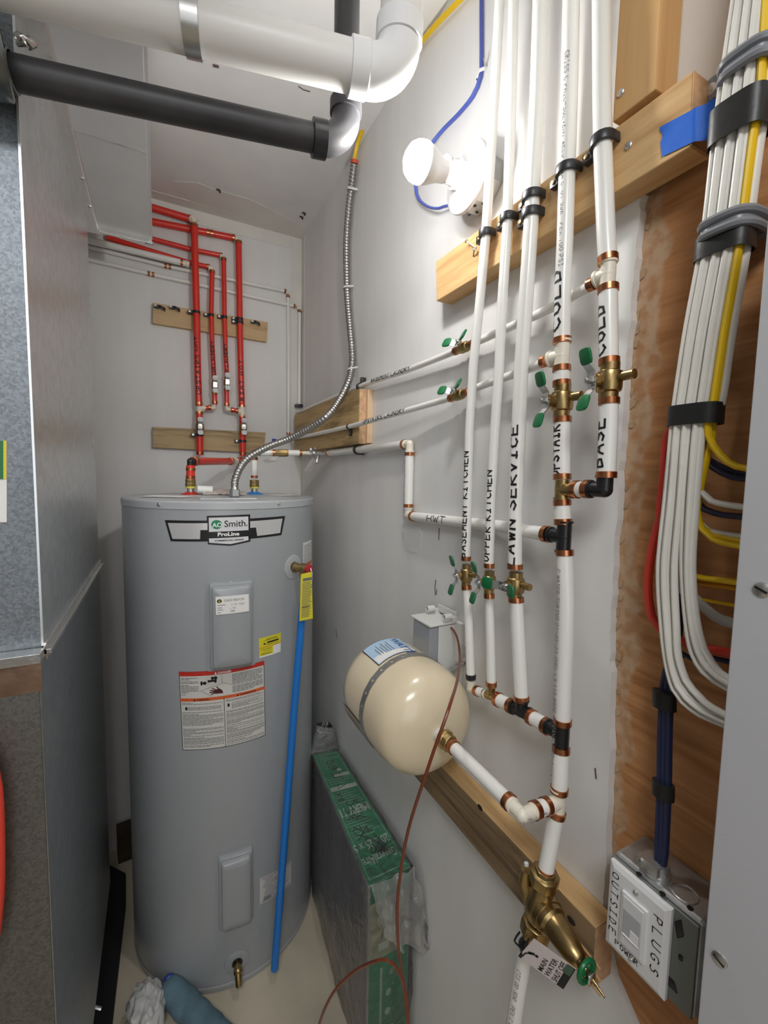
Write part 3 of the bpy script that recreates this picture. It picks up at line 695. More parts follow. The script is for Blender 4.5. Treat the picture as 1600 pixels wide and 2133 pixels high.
h2 = [hc2+YP*.018, X(750, 936, -.018), X(695, 943, -.022), X(686, 944, -.024)]
pipe_tube(h2, R1, PEX, hw); ring(hc2+YP*.024, YP, R1, hw); ring(h2[-1], h2[-1]-h2[-2], R1, hw)
write_path(smooth_path(h1, .03)[::-1], X(897, 1080, -.0135), X(938, 1086, -.0135), 'HWT', .0150, .0016, R1, hw, (-1, 0, .1), wx=1.5)
pr, L = hand('WAQUX PIPING NSF-PW CTS OD SDR9 F876', .006, .0008, 1.0, .05)
lay(shift(pr, 0, 0), pipe_map(hc2-W*.04+V((0, 0, 0)), -W, (-1, .55, 0), R1+.0004), 'factory_print', PRINT, hw, 0, .006)
# on to the tank inlet
cold_x = Y(530, 1000, -.40)
k0 = X(686, 944, -.024)
KI = V((cold_x.x, -.40, Y(530, 943, -.40).z))
dk = (KI-k0).normalized(); lenk = (KI-k0).length
def kp(px):     # point of the line under image column px
    best = min(range(0, 401), key=lambda i: abs(_proj(k0+dk*lenk*i/400)[0]-px)); return k0+dk*lenk*best/400
def _proj(P):
    d = P-CAM; z = d.dot(_F); return (800+F_PX*d.dot(_R)/z, 1066.5-F_PX*d.dot(_U)/z)
K = {px: kp(px) for px in (676, 652, 648, 638, 626, 624, 600, 597, 574, 570, 568, 541)}
pipe_tube([K[648], K[624]], R34*.8, PPSU, hw, 'coupling'); ring(K[626], dk, R1*.9, hw)
pipe_tube([K[624], K[600]], R1*.93, PEX, hw); ring(K[597], dk, R1*.9, hw)
MB().lathe([(R1*.9, 0), (R1*1.15, .003), (R1*1.15, .03), (R1*.95, .034), (R1*.95, .06), (R1*.8, .062)], K[600], dk, 8).build('brass_coupling', BRASS, hw)
ring(K[570], dk, R1*.9, hw); pipe_tube([K[570], K[541]], R1*.93, PEX, hw)
pipe_tube([K[541], KI-dk*0], R1*.9, PEX, hw)
fitting(KI, [(-W, .018), (-dk, .018)], R1*.93, BLK, hw, name='elbow_fitting')
zb = Y(530, 995, -.40).z
pipe_tube([KI-W*.018, V((KI.x, KI.y, zb))], R1*.93, PEX, hw); ring(KI-W*.020, W, R1*.9, hw); ring(V((KI.x, KI.y, zb+.003)), W, R1*.9, hw)
# chrome lever valve on the supply line
cv = empty('chrome_valve', 'small chrome valve with drain on the white pipe near the corner', 'valve', K[652])
MB().tube([K[676], K[648]], R34, 14).lathe([(R34*1.25, 0), (R34*1.4, .006), (R34*1.25, .012)], K[652]-dk*.012, dk, 14).build('valve_body', CHR, cv)
pc = (K[676]+K[652])/2
MB().cyl(pc, pc+V((-.03, -.008, .010)), .005, 10).ball(pc+V((-.03, -.008, .010)), .008).build('stem', CHR, cv)
MB().cyl(pc, pc+V((-.008, -.006, -.035)), .006, 10).obox(pc+V((-.012, -.01, .018)), V((.012, .018, .004)), V((.003, -.003, 0)), V((0, 0, .0012))).build('lever', CHR, cv, bevel=.0005)
def card(name, corners, m, label, cat, group=None, th=.0006):
    P = [V(c) for c in corners]; n = (P[1]-P[0]).cross(P[3]-P[0]).normalized()*th
    return thing(MB().prism(P, n).build(name, m, smooth=False), label, cat, group)
card('paper_tag', [X(650, 955, -.055), X(660, 957, -.052), X(647, 983, -.06), X(633, 981, -.06)], WHITE, 'white paper tag hanging from the chrome valve near corner', 'tag')
card('paper_tag', [Y(548, 958, -.36), Y(572, 953, -.34), Y(581, 961, -.34), Y(552, 967, -.36)], WHITE, 'white paper tag under the pipe at the cold inlet', 'tag')
thing(MB().obox(Y(571, 917, -.0015), (.009, 0, 0), (0, .0014, 0), (0, 0, .006)).build('plastic_marker', mat('blue cap plastic', (.01, .02, .45), .4), bevel=.0009), 'tiny dark blue plastic tag above the flexible conduit at the corner', 'tag')

# ---- clips on the beam
for nm, q, pts, r, lab in (('pipe_clip', (1007, 490), r1, R34, 'BASEMENT KITCHEN'), ('pipe_clip', (1050, 460), r2, R34, 'UPPER KITCHEN'), ('pipe_clip', (1101, 416), r3, R1, 'upper of the two on LAWN SERVICE'), ('pipe_clip', (1099, 452), r3, R1, 'lower of the two on LAWN SERVICE'), ('pipe_clip', (1175, 362), r4, R1, 'UPSTAIRS COLD'), ('pipe_clip', (1250, 302), r5, R1, 'BASE COLD')):
    p, d = closest_dir(pts, X(*q, XP))
    lab = f'black plastic pipe clip, {lab} pipe' if 'two' in lab else f'black plastic pipe clip holding the {lab} pipe on the beam'
    clip_x(nm, p, d, r, lab, -.0385, 'clips on the beam')
p, d = closest_dir(bl2, X(750, 803, -.018)); clip_x('pipe_clip', p, d, R12, 'black clip on top of the corner board holding basement laundry pipe', -.001, None, W)
p, d = closest_dir(ul2, X(727, 889, -.047)); clip_x('pipe_clip', p, d, R12, 'black clip on the corner board face holding upstairs laundry pipe', -.0385, None, -W)
p, d = closest_dir(h2, X(746, 938, -.018)); clip_x('pipe_clip', p, d, R1, 'black clip under the corner board holding the heater supply pipe', -.001, None, W)

# ================================================================ brass pressure reducer and pipe below
pv_ = empty('pressure_reducing_valve', 'large brass pressure valve with bell housing at bottom of main riser', 'valve', V((-.075, -1.45, .78)))
top = r4g[-1]; ax = V((0, .12, -1)).normalized()
MB().lathe([(R1*1.05, 0), (R1*1.3, .0), (R1*1.35, .006), (.0205, .008), (.0205, .024), (.016, .027)], top+W*.004, ax, 8).build('union_nut', BRASS, pv_, bevel=.0008)
mid_ = top+ax*.058
MB().lathe([(.012, -.035), (.0145, -.028), (.017, -.015), (.0205, 0), (.0205, .016), (.0165, .024)], mid_, ax, 24).build('valve_body', BRASS, pv_)
boss = top+V((-.008, .028, -.018))
MB().tube([boss, boss+V((0, .002, -.022)), mid_+V((-.004, .012, -.004))], [.0075, .0095, .013], 16).build('side_boss', BRASS, pv_)
MB().lathe([(.0035, 0), (.0035, .004), (.002, .005)], boss+W*.006, (0, .3, 1), 8).build('set_screw', LGREY, pv_)
bell = V((-.12, -1, -.06)).normalized()
MB().lathe([(.017, .006), (.0235, .010), (.0235, .018), (.0215, .019), (.0215, .026), (.0180, .030), (.0170, .045), (.0150, .062), (.0115, .075), (.007, .079)], mid_, bell, 28).build('bell_housing', BRASS, pv_)
bt = mid_+bell*.079
MB().cyl(bt-bell*.002, bt+bell*.018, .0034, 10).build('adjusting_stem', BRASS, pv_)
low_ = mid_+ax*.040
MB().lathe([(.014, -.012), (.0205, -.010), (.0220, -.002), (.0220, .012), (.017, .016)], low_, ax, 8).build('lower_union_nut', BRASS, pv_, bevel=.0008)
wh = bt+bell*.008
gv = MB()
ringp = [wh+V((math.cos(t)*.0135, 0, math.sin(t)*.0135)) for t in [2*PI*i/24 for i in range(25)]]
MB().tube(ringp, .0032, 8, cap=False).obox(wh+V((0, 0, -.0)), (.011, 0, 0), (0, .0012, 0), (0, 0, .0026)).build('green_handle', GRN, pv_)
MB().obox(wh+bell*.008, (.0055, 0, 0), (0, .0022, 0), (0, 0, .0055)).build('square_nut', CHR, pv_, bevel=.0008)
MB().cyl(wh+bell*.008, wh+bell*.028, .0028, 10, .0012).build('stem_tip', BRASS, pv_)
mp_ = low_+ax*.014
main = empty('main_supply_pipe', 'white main pipe rising from the floor to the brass valve', 'pipe', V((-.075, -1.37, 0)))
mpts = smooth_path([mp_, X(1094, 1985, -.075), X(1082, 2050, -.078), X(1070, 2133, -.082), V((-.088, -1.39, .35)), V((-.09, -1.38, .001))], .05)
pipe_tube(mpts, R1, PEX, main)
MB().tube(smooth_path([mp_+V((0, 0, .004)), mp_+V((0, .002, -.012)), X(1096, 1975, -.075)], .01), R1+.002, 14).build('black_tape_wrap', TAPE, main)
pr, L = hand('CTS OD SDR9 PEX C WATER TUBING', .006, .0008, 1.0, .05)
lay(shift(pr, 0, 0), pipe_map(X(1090, 2010, -.0765), (X(1070, 2133, -.082)-X(1090, 2010, -.0765)).normalized(), (-1, .0, 0), R1+.001), 'factory_print', PRINT, main, 0, .006)
# tag
XT = -.104
tl = X(1112, 1955, XT); br = X(1200, 2019, XT); bb = X(1174, 2061, XT); ll = X(1080, 1992, XT)
tg = empty('water_shutoff_tag', 'white card reading MAIN WATER SHUT OFF hanging below brass valve', 'tag', (ll+br)/2)
v_up = (tl-br); u_r = (tl-ll)       # card top towards the drip icon, text runs ll -> tl
O_ = bb; Uv = (br-bb); Vv = (ll-bb)
LU, LV = Uv.length, Vv.length; Uh, Vh = Uv.normalized(), Vv.normalized()
nrm = Uh.cross(Vh).normalized()
MB().prism([bb, br, tl, ll], -nrm*.0007).build('card', mat('pale pink card', (.80, .70, .68), .5), tg, smooth=False)
fm = plane_map(O_, Uh, Vh, .0003)
lay([rect(0, 0, LU, LV*.14), rect(0, LV*.985, LU*.22, LV), rect(0, LV*.93, LU*.2, LV), rect(LU*.55, LV*.95, LU, LV)], fm, 'black_bars', BLACKP, tg)
fz = plane_map(O_, Uh, Vh, .0005)
for i, t in enumerate(('MAIN', 'WATER', 'SHUT OFF')):
    ps, L = typed(t, LV*.155, .008, .88); s_ = min(1, LU*.9/L); ps = [[(a*s_, b) for a, b in p] for p in ps]
    lay(shift(ps, LU*.06, LV*(.455-.15*i)), fz, 'lettering', BLACKP, tg)
tap = [seg_quad((LU*.12, LV*.93), (LU*.34, LV*.90), LV*.03), seg_quad((LU*.34, LV*.90), (LU*.48, LV*.80), LV*.03), seg_quad((LU*.45, LV*.84), (LU*.52, LV*.75), LV*.06), circ(LU*.52, LV*.675, LV*.03), [(LU*.46, LV*.685), (LU*.58, LV*.685), (LU*.51, LV*.74)]]
lay(tap, fz, 'drip_icon', BLACKP, tg)
lay([rect(LU*.62, LV*.02, LU*1.0, LV*.16)], plane_map(O_, Uh, Vh, .0007), 'green_strip', mat('dull green vinyl', (.06, .13, .08), .35), tg)
MB().tube(smooth_path([mp_+V((-.018, .012, .0)), mp_+V((-.026, .014, -.012)), X(1085, 1975, XT), X(1088, 1990, XT)], .006), .0014, 6).build('tie', BLACKP, tg)

# ================================================================ expansion tank
ET = empty('expansion_tank', 'cream expansion tank strapped sideways to the right wall', 'expansion tank', V((-.125, -1.13, .915)))
port = X(925, 1538, -.125); elx = X(1092, 1684, -.125)
axd = V((0, -1, 0)); RT = .0990
tc = V((-.125, port.y+.012, port.z))
Lt = .252
prof = [(.001, -Lt), (.03, -Lt+.001), (.055, -Lt+.006), (.078, -Lt+.018), (.092, -Lt+.033), (.0965, -Lt+.05), (RT, -Lt+.07), (RT, -.07), (.0965, -.05), (.092, -.033), (.078, -.018), (.055, -.006), (.03, -.001), (.001, 0)]
MB().lathe(prof, tc, axd, 48).build('tank_shell', CREAM, ET, ang=1.2)
MB().lathe([(.014, -.006), (.014, .010), (.011, .011)], tc, axd, 16).build('threaded_neck', LGREY, ET)
MB().lathe([(.012, .008), (.0165, .010), (.0165, .020), (.0145, .021), (.0145, .032), (.0115, .033)], tc, axd, 8).build('brass_union', BRASS, ET, bevel=.0006)
pex = empty('expansion_branch_pipe', 'white pipe from the expansion tank bending to the main riser', 'pipe', elx)
t0 = tc+axd*.034; elx = V((-.125, r4f[-1].y, t0.z-.001)); 
ex = V((-.125, X(1162.5, 1670, -.057).y, t0.z)); tee = X(1162.5, 1670, -.057); ex.z = (t0.z+tee.z)/2
d = (ex-t0).normalized(); pipe_tube([t0, ex-d*.02], R1*.95, PEX, pex); ring(t0+d*.005, d, R1, pex); ring(ex-d*.026, d, R1, pex)
d2 = (tee-ex).normalized(); fitting(ex, [(-d, .020), (d2, .020)], R1*.93, PPSU, pex, name='elbow_fitting')
pipe_tube([ex+d2*.018, tee-d2*.018], R1*.98, PEX, pex); ring(ex+d2*.024, d2, R1, pex); ring(tee-d2*.024, d2, R1, pex)
pr, L = hand('SUPPLY', .010, .0009, 1.0, .05)
lay(shift(pr, -.0, 0, PI), pipe_map(tee-d2*.024, d2, (0, -1, .2), R1+.0004), 'factory_print', PRINT, pex, 0, .006)
# labels on the shell
def shell(s, y): t = s/RT; return V((tc.x-(RT+.0006)*math.sin(t), y, tc.z+(RT+.0006)*math.cos(t)))
def lay_shell(polys, name, m, par): return lay(polys, lambda u, v: shell(v, tc.y-u), name, m, par, 0, .01)
# u runs from far (+y) towards camera as -u ; label on the top, far end
y0 = X(790, 1365, -.14).y-tc.y
lab = empty  # label polygons as parts
def lab_rect(u0, u1, v0, v1): return rect(u0, v0, u1, v1)
lay(  [rect(.128, -.060, .205, .030)], lambda u, v: shell(-v, tc.y+u)+W*0, 'label_border', BLACKP, ET, 0, .008)
lay(  [rect(.1295, -.0585, .2035, .0285)], lambda u, v: shell(-v, tc.y+u)+V((0, 0, .0004)), 'blue_label', mat('pale blue label', (.45, .62, .80), .4), ET, 0, .008)
lay(  [rect(.131, -.057, .148, .027), rect(.148, -.057, .156, -.03)], lambda u, v: shell(-v, tc.y+u)*1+V((0, 0, .0007)), 'label_white_band', WHITE, ET, 0, .008)
ps, L = typed('WATTS', .024, .02)
lay(shift(ps, .0, .004), lambda u, v: shell(-v, tc.y+.200-u)+V((0, 0, .0008)), 'label_lettering', mat('navy print', (.02, .08, .28), .4), ET, 0, .008)
lay([rect(.15, -.012-.006*i, .19-.01*(i%2), -.0105-.006*i) for i in range(6)], lambda u, v: shell(-v, tc.y+u)+V((0, 0, .0009)), 'label_small_print', LINE, ET, 0, .01)
lay([rect(.12, -.02, .205, .05)], lambda u, v: shell(PI*RT*.72-v, tc.y+u)+V((-.0004, 0, 0)), 'lower_label_border', BLACKP, ET, 0, .008)
lay([rect(.122, -.018, .203, .048)], lambda u, v: shell(PI*RT*.72-v, tc.y+u)+V((-.0008, 0, 0)), 'lower_label', mat('faded label', (.55, .47, .38), .5), ET, 0, .008)
lay([rect(.126, -.014+.006*i, .199, -.0125+.006*i) for i in range(10)], lambda u, v: shell(PI*RT*.72-v, tc.y+u)+V((-.0012, 0, 0)), 'lower_label_print', LINE, ET, 0, .01)
# perforated strap
ys = tc.y+.112
ST = empty('perforated_strap', 'perforated steel strap around the cream expansion tank', 'strap', V((-.125, ys, .91)))
path = []; RS = RT+.0015
anchor = V((-.004, ys-.02, tc.z+.075))
for i in range(41):
    t = math.radians(-62+ i*(62+232)/40)   # angle from top towards the room side, round underneath to the wall
    path.append(V((tc.x-RS*math.sin(t), ys, tc.z+RS*math.cos(t))))
path = [anchor+V((0, 0, -.004))]+path
path = [anchor, path[1].lerp(anchor, .5)]+path[1:]+[V((-.006, ys+.004, tc.z-.03))]
def perforated(path, wdir, wid, cell, m, name, parent, hole=.30):
    # resample into square cells, each with an octagonal hole
    seg = [0]
    for i in range(1, len(path)): seg.append(seg[-1]+(path[i]-path[i-1]).length)
    def at(s):
        s = max(0, min(seg[-1], s))
        for i in range(1, len(seg)):
            if s <= seg[i]: return path[i-1].lerp(path[i], (s-seg[i-1])/max(1e-9, seg[i]-seg[i-1]))
        return path[-1]
    mb = MB(); n = int(seg[-1]/cell); wd = V(wdir).normalized()
    for c in range(n):
        s0 = c*cell; hr = cell*(.27 if c % 2 else .16)
        sq = [(0, -.5), (.5, -.5), (1, -.5), (1, 0), (1, .5), (.5, .5), (0, .5), (0, 0)]
        k = len(mb.v)
        wv = lambda u: 1.0 if c % 2 else .92
        for u, v in sq: mb.v.append(at(s0+u*cell)+wd*v*wid*(1.0 if u == .5 and c % 2 else .86))
        for j in range(8):
            a = math.radians(225+45*j); mb.v.append(at(s0+cell*.5+math.cos(a)*hr)+wd*math.sin(a)*hr)
        for j in range(8): mb.f.append((k+j, k+(j+1) % 8, k+8+(j+1) % 8, k+8+j))
    o = mb.build(name, m, parent, smooth=False)
    md = o.modifiers.new('thickness', 'SOLIDIFY'); md.thickness = .0009; md.offset = 0
    return o
perforated(path, (0, 1, 0), .0175, .0125, GALVB, 'strap_band', ST)
perforated([anchor+V((-.002, -.002, -.006)), anchor+V((-.003, -.004, .02)), anchor+V((-.004, .0, .035))], (0, 1, .0), .016, .0125, GALVB, 'strap_end', ST)
screw(anchor+V((-.004, -.004, .003)), (-1, 0, 0), .005, ST)

# ================================================================ clear controller box on the wall
BX = empty('controller_box', 'small grey clear plastic box on the wall above expansion tank', 'box', V((-.035, -1.10, 1.06)))
f1 = X(861, 1288, -.07); f2 = X(896, 1303, -.07); zt = (f1.z+f2.z)/2; zb_ = zt-.115
yA, yB = f1.y, f2.y
MB().box((-.070, yA, zb_), (-.010, yB, zt)).build('clear_body', CLEARG, BX, smooth=False, bevel=.002)
MB().box((-.050, yB-.0006, zb_+.002), (-.004, yB-.0030, zt-.002)).build('side_wall', LGREY, BX, smooth=False, bevel=.001)
MB().box((-.074, yA+.006, zt), (-.004, yB-.006, zt+.004)).build('lid', LGREY, BX, smooth=False, bevel=.0012)
MB().box((-.010, yA+.006, zb_-.01), (-.0005, yB-.022, zt+.004)).build('back_plate', LGREY, BX, smooth=False, bevel=.001)
for yy in (yA-.006, yB-.004):
    MB().lathe([(.0065, .0), (.0065, .018), (.0052, .018), (.0052, .004)], (-.022, yy, zt+.016), (-1, 0, 0), 18).box((-.02, yy-.004, zt+.004), (-.008, yy+.004, zt+.014)).build('round_post', LGREY, BX)
MB().box((-.012, yA-.006, zt+.010), (-.008, yB-.006, zt+.024)).build('cross_bar', LGREY, BX, smooth=False, bevel=.001)
for k, (a, b) in enumerate(((933, 1333), (927, 1349))):
    p = X(a, b, -.006); MB().obox(p, (.001, 0, 0), (0, .0016, 0), (0, -.002, .0055)).build('latch', WHITE, BX)
# copper coloured wire
wire = [X(928, 1307, -.012), X(940, 1308, -.02), X(950, 1322, -.03), X(956, 1345, -.05), X(958, 1380, -.09), X(952, 1420, -.16), X(940, 1460, -.225), X(925, 1505, -.25), X(905, 1560, -.26), X(885, 1620, -.27), X(868, 1670, -.27), X(853, 1720, -.27), X(842, 1770, -.27), X(833, 1830, -.27), X(828, 1880, -.27), X(828, 1940, -.27), X(833, 2000, -.26), X(842, 2050, -.25), X(848, 2090, -.25), X(850, 2140, -.25), X(850, 2250, -.25)]
wire2 = [X(660, 2150, -.33), X(675, 2105, -.33), X(700, 2060, -.32), X(740, 2022, -.30), X(780, 2003, -.29), X(805, 1999, -.28), X(822, 2010, -.27), X(835, 2035, -.26), X(843, 2070, -.25), X(848, 2110, -.25), X(852, 2200, -.25)]
ww = MB().tube(smooth_path(wire, .012), .0022, 8).build('copper_brown_wire', COPW)
thing(ww, 'copper brown wire falling from the wall box past the cream tank', 'wire')
ww = MB().tube(smooth_path(wire2, .012), .0022, 8).build('copper_brown_wire', COPW)
thing(ww, 'copper brown wire end looping down over the wrapped filter near the floor', 'wire')

# ================================================================ water heater
TC = (-.368, -.397); TR = .28
TH = empty('water_heater', 'tall grey electric water heater tank standing in the back corner', 'water heater', V((TC[0], TC[1], 0)))
ztop = Y(452, 1045, TC[1]-TR).z; zseam = Y(452, 1057, TC[1]-TR).z
c3 = V((TC[0], TC[1], 0))
MB().lathe([(TR-.004, 0), (TR, .002), (TR, zseam-.0005), (TR-.004, zseam)], c3, W, 96, cap=True).build('jacket', TANK, TH)
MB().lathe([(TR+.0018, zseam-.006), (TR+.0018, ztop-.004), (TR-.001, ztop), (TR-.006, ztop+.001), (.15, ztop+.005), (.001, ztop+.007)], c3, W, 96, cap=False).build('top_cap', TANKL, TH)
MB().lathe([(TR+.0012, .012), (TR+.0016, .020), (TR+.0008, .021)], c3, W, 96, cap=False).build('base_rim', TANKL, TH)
tm = tank_map(TC, TR)
def tuv(px, py):     # pixel on the jacket -> (arc, z)
    r = ray(px, py); o = V((CAM.x-TC[0], CAM.y-TC[1])); a = r.x*r.x+r.y*r.y; b = 2*(o.x*r.x+o.y*r.y); c = o.x*o.x+o.y*o.y-TR*TR
    q = b*b-4*a*c; t = (-b-math.sqrt(max(q, 0)))/2/a; P = CAM+r*t
    return TR*math.atan2(P.x-TC[0], -(P.y-TC[1])), P.z
TP = TH
def tlay(polys, name, m, off=.0006, cut=.03, label=None): return lay(polys, tank_map(TC, TR, off), name, m, TP, cut, 0, label)
for px, py in ((332, 1051), (580, 1049)):
    s, z = tuv(px, py); n = V((math.sin(s/TR), -math.cos(s/TR), 0)); screw(V((TC[0], TC[1], z))+n*(TR+.003), n, .0052, TH)
# logo badge
def bad(px, py): return tuv(340+px/5, 1040+py/5)
B0 = [bad(*q) for q in ((18, 216), (455, 222), (455, 172), (905, 157), (905, 200), (1270, 172), (1230, 372), (908, 410), (908, 438), (700, 484), (465, 468), (465, 438), (80, 436))]
TP = tlay([B0], 'logo_badge', BLACKP, .0007, .01)
for wing in ([bad(*q) for q in ((50, 246), (462, 248), (462, 320), (388, 320), (385, 415), (98, 412))], [bad(*q) for q in ((905, 228), (1240, 200), (1215, 350), (978, 382), (965, 293), (905, 298))]): tlay([wing], 'logo_silver_wing', SILV, .0010, .01)
tlay([[bad(*q) for q in ((475, 192), (885, 178), (888, 320), (478, 340))], [bad(*q) for q in ((478, 408), (885, 385), (888, 425), (700, 466), (480, 452))]], 'logo_white_field', mat('badge white', (.68, .68, .70), .4), .0010, .01)
c_ = bad(558, 263); tlay([circ(c_[0], c_[1], .0135, 24, .0118)], 'logo_green_disc', mat('badge green', (.01, .22, .10), .4), .0013, .006)
def tspan(text, a, b, name, m, off=.0016, bold=.0, hs=1.0):   # text from pixel a to b (baseline ends) on jacket
    (s0, z0), (s1, z1) = a, b; ps, L = typed(text, 1.0, bold); k = (s1-s0)/L
    sh = (z1-z0)/(s1-s0)
    tlay([[(s0+u*k, z0+v*k*hs+u*k*sh) for u, v in p] for p in ps], name, m, off, .01)
tspan('AO', bad(512, 292), bad(615, 288), 'logo_lettering', WHITE, .0016, .02)
tspan('Smith.', bad(634, 288), bad(876, 276), 'logo_lettering', BLACKP, .0016, .008)
tspan('ProLine', bad(566, 384), bad(792, 374), 'logo_lettering', WHITE, .0016, .035, .8)
tspan('COMMERCIAL GRADE', bad(535, 440), bad(836, 424), 'logo_lettering', BLACKP, .0016, .02, .8)
TP = TH
# access covers (raised pressed boxes that follow the jacket)
def cover(tl, br_, tilt=0, label=None, seam=True):
    (s0, z1), (s1, z0) = tl, br_; cs, cz = (s0+s1)/2, (z0+z1)/2; hw_, hh = abs(s1-s0)/2, abs(z1-z0)/2
    def loop(inset, h, rad=.006):
        pts = []; w2, h2 = hw_-inset, hh-inset
        for cx, cy, a0 in ((w2-rad, h2-rad, 0), (-w2+rad, h2-rad, 90), (-w2+rad, -h2+rad, 180), (w2-rad, -h2+rad, 270)):
            for k in range(5):
                a = math.radians(a0+22.5*k); pts.append((cs+cx+rad*math.cos(a), cz+cy+rad*math.sin(a), h))
            if a0 in (0, 180):   # subdivide long horizontal edges so they follow the curve
                x0 = pts[-1][0]; x1 = cs+(-w2+rad if a0 == 0 else w2-rad)*1
                for j in range(1, 8): pts.append((x0+(x1-x0)*j/8, pts[-1][1], h))
        return pts
    mb = MB(); loops = [loop(0, .0003, .004), loop(.0, .002, .004), loop(.007, .002, .004), loop(.0085, .012), loop(.0105, .015), loop(.0145, .015), loop(.017, .026), loop(.020, .0285), loop(.05, .0290, .003) if hw_ > .055 else loop(.035, .0290, .003)]
    n = len(loops[0]); k0_ = 0
    for lp in loops: mb.v += [tank_map(TC, TR, h)(u, v) for u, v, h in lp]
    for i in range(len(loops)-1):
        for j in range(n): mb.f.append((i*n+j, i*n+(j+1) % n, (i+1)*n+(j+1) % n, (i+1)*n+j))
    e = (len(loops)-1)*n; mb.f.append(tuple(e+j for j in range(n)))
    return mb.build('access_cover', TANK, TH, label=label, ang=.9)
ca = tuv(430, 1208); cb = tuv(531, 1386)
cov = cover((ca[0], tuv(480, 1208)[1]+.002), (cb[0], tuv(480, 1392)[1]-.002), label='upper access cover with paper sticker')
cc_ = tuv(449, 1782); cd_ = tuv(531, 1900)
cov2 = cover((cc_[0], tuv(490, 1768)[1]), (cd_[0], tuv(490, 1925)[1]), label='lower access cover')
s, z = tuv(481, 1210); n = V((math.sin(s/TR), -math.cos(s/TR), 0)); screw(V((TC[0], TC[1], z-.003))+n*(TR+.0025), n, .0045, TH)
# sticker on the upper cover
def cuv(px, py):
    global TR
    old = TR; TR = old+.030; a = tuv(px, py); TR = old; return a[0]*old/(old+.030), a[1]
sk = [cuv(449, 1243), cuv(518, 1237), cuv(519, 1273), cuv(450, 1281)]
TP = cov; tlay([sk], 'cover_sticker', WHITE, .0305, .01)
def quad_uv(qd, u, v):    # bilinear in [bl, br, tr, tl]
    a, b, c, d = qd; lo = (a[0]+(b[0]-a[0])*u, a[1]+(b[1]-a[1])*u); hi = (d[0]+(c[0]-d[0])*u, d[1]+(c[1]-d[1])*u)
    return (lo[0]+(hi[0]-lo[0])*v, lo[1]+(hi[1]-lo[1])*v)
SQ = [sk[3], sk[2], sk[1], sk[0]]
tlay([circ(*quad_uv(SQ, .11, .74), .0052, 16)], 'sticker_disc', BLACKP, .0309, .01)
hp, L = hand('S', .0062, .0012, 1, 0); o_ = quad_uv(SQ, .082, .65); tlay(shift(hp, *o_), 'sticker_initial', YELP, .0312, .01)
hp, L = hand('SIGNATUR INNOVATION', .0045, .0005, .8, .5); o_ = quad_uv(SQ, .24, .70); k = .045/L
tlay(shift([[(a*k, b*1.2) for a, b in p] for p in hp], *o_), 'sticker_script', LINE, .0309, .01)
for (t, u, v) in (('67 75 1023', .40, .46), ('L 05', .42, .27), ('SMB', .42, .10)):
    hp, L = hand(t, .0042, .0005, .9, .4); tlay(shift(hp, *quad_uv(SQ, u, v)), 'sticker_handwriting', LINE, .0309, .01)
tlay([[quad_uv(SQ, .05, v), quad_uv(SQ, .05+w_, v), quad_uv(SQ, .05+w_, v+.03), quad_uv(SQ, .05, v+.03)] for v, w_ in ((.50, .24), (.36, .14), (.24, .16), (.1, .10))], 'sticker_small_print', LINE, .0309, .01)
TP = TH
# danger label
D0 = [tuv(380, 1562), tuv(553, 1531), tuv(550, 1376), tuv(373, 1399)]
DQ = [(D0[0][0]+.001, D0[0][1]), (D0[1][0], D0[1][1]), (D0[2][0], D0[2][1]), (D0[3][0], D0[3][1])]
TP = tlay([DQ], 'danger_label_border', BLACKP, .0006, .02)
def dq(u0, v0, u1, v1): return [quad_uv(DQ, u0, v0), quad_uv(DQ, u1, v0), quad_uv(DQ, u1, v1), quad_uv(DQ, u0, v1)]
tlay([dq(.008, .008, .992, .992)], 'danger_label', mat('label paper', (.66, .65, .61), .55), .0010, .02)
tlay([dq(0, .945, 1, 1)], 'danger_band', REDP, .0014, .02)
tlay([dq(0, .625, .505, .665), dq(.505, .625, 1, .665)], 'warning_band', ORP, .0014, .02)
tlay([dq(.503, .0, .509, .64)], 'label_rule', BLACKP, .0014, .02)
rl = random.Random(11); lines = []; lred = []
def textblock(u0, u1, v0, v1, step, th=.0062, para=4):
    v = v0; k = 0
    while v > v1:
        e = u1 if rl.random() > .3 else u0+(u1-u0)*rl.uniform(.15, .9)
        u = u0
        while u < e-.004:
            w_ = rl.uniform(.02, .06); lines.append(dq(u, v, min(u+w_, e), v+th)); u += w_+.006
        v -= step*(1.0 if rl.random() > .25 else 1.5)
textblock(.02, .225, .915, .685, .018, .0075); textblock(.605, .975, .915, .685, .018, .0085)
textblock(.02, .49, .60, .575, .0155); textblock(.085, .47, .545, .50, .0155)
textblock(.02, .49, .48, .30, .0155); textblock(.02, .49, .27, .03, .0155)
textblock(.525, .985, .60, .575, .0145); textblock(.59, .975, .555, .47, .0145); textblock(.525, .985, .455, .02, .0145)
tlay(lines, 'label_small_print', LINE, .0013, .02)
tlay([[quad_uv(DQ, .41, .952), quad_uv(DQ, .436, .952), quad_uv(DQ, .423, .985)]], 'danger_symbol', WHITE, .0018, .01)
def qtext(text, u0, u1, v, vh, m, off, name='label_lettering', bold=.02):
    ps, L = typed(text, 1, bold); tlay([[quad_uv(DQ, u0+(u1-u0)*a/L, v+vh*b) for a, b in p] for p in ps], name, m, off, .01)
qtext('DANGER', .445, .60, .954, .038, WHITE, .0018)
tlay([[quad_uv(DQ, .16, .632), quad_uv(DQ, .185, .632), quad_uv(DQ, .172, .66)], [quad_uv(DQ, .65, .632), quad_uv(DQ, .675, .632), quad_uv(DQ, .662, .66)]], 'warning_symbol', BLACKP, .0018, .01)
qtext('WARNING', .195, .34, .632, .030, BLACKP, .0018); qtext('WARNING', .69, .88, .632, .030, BLACKP, .0018)
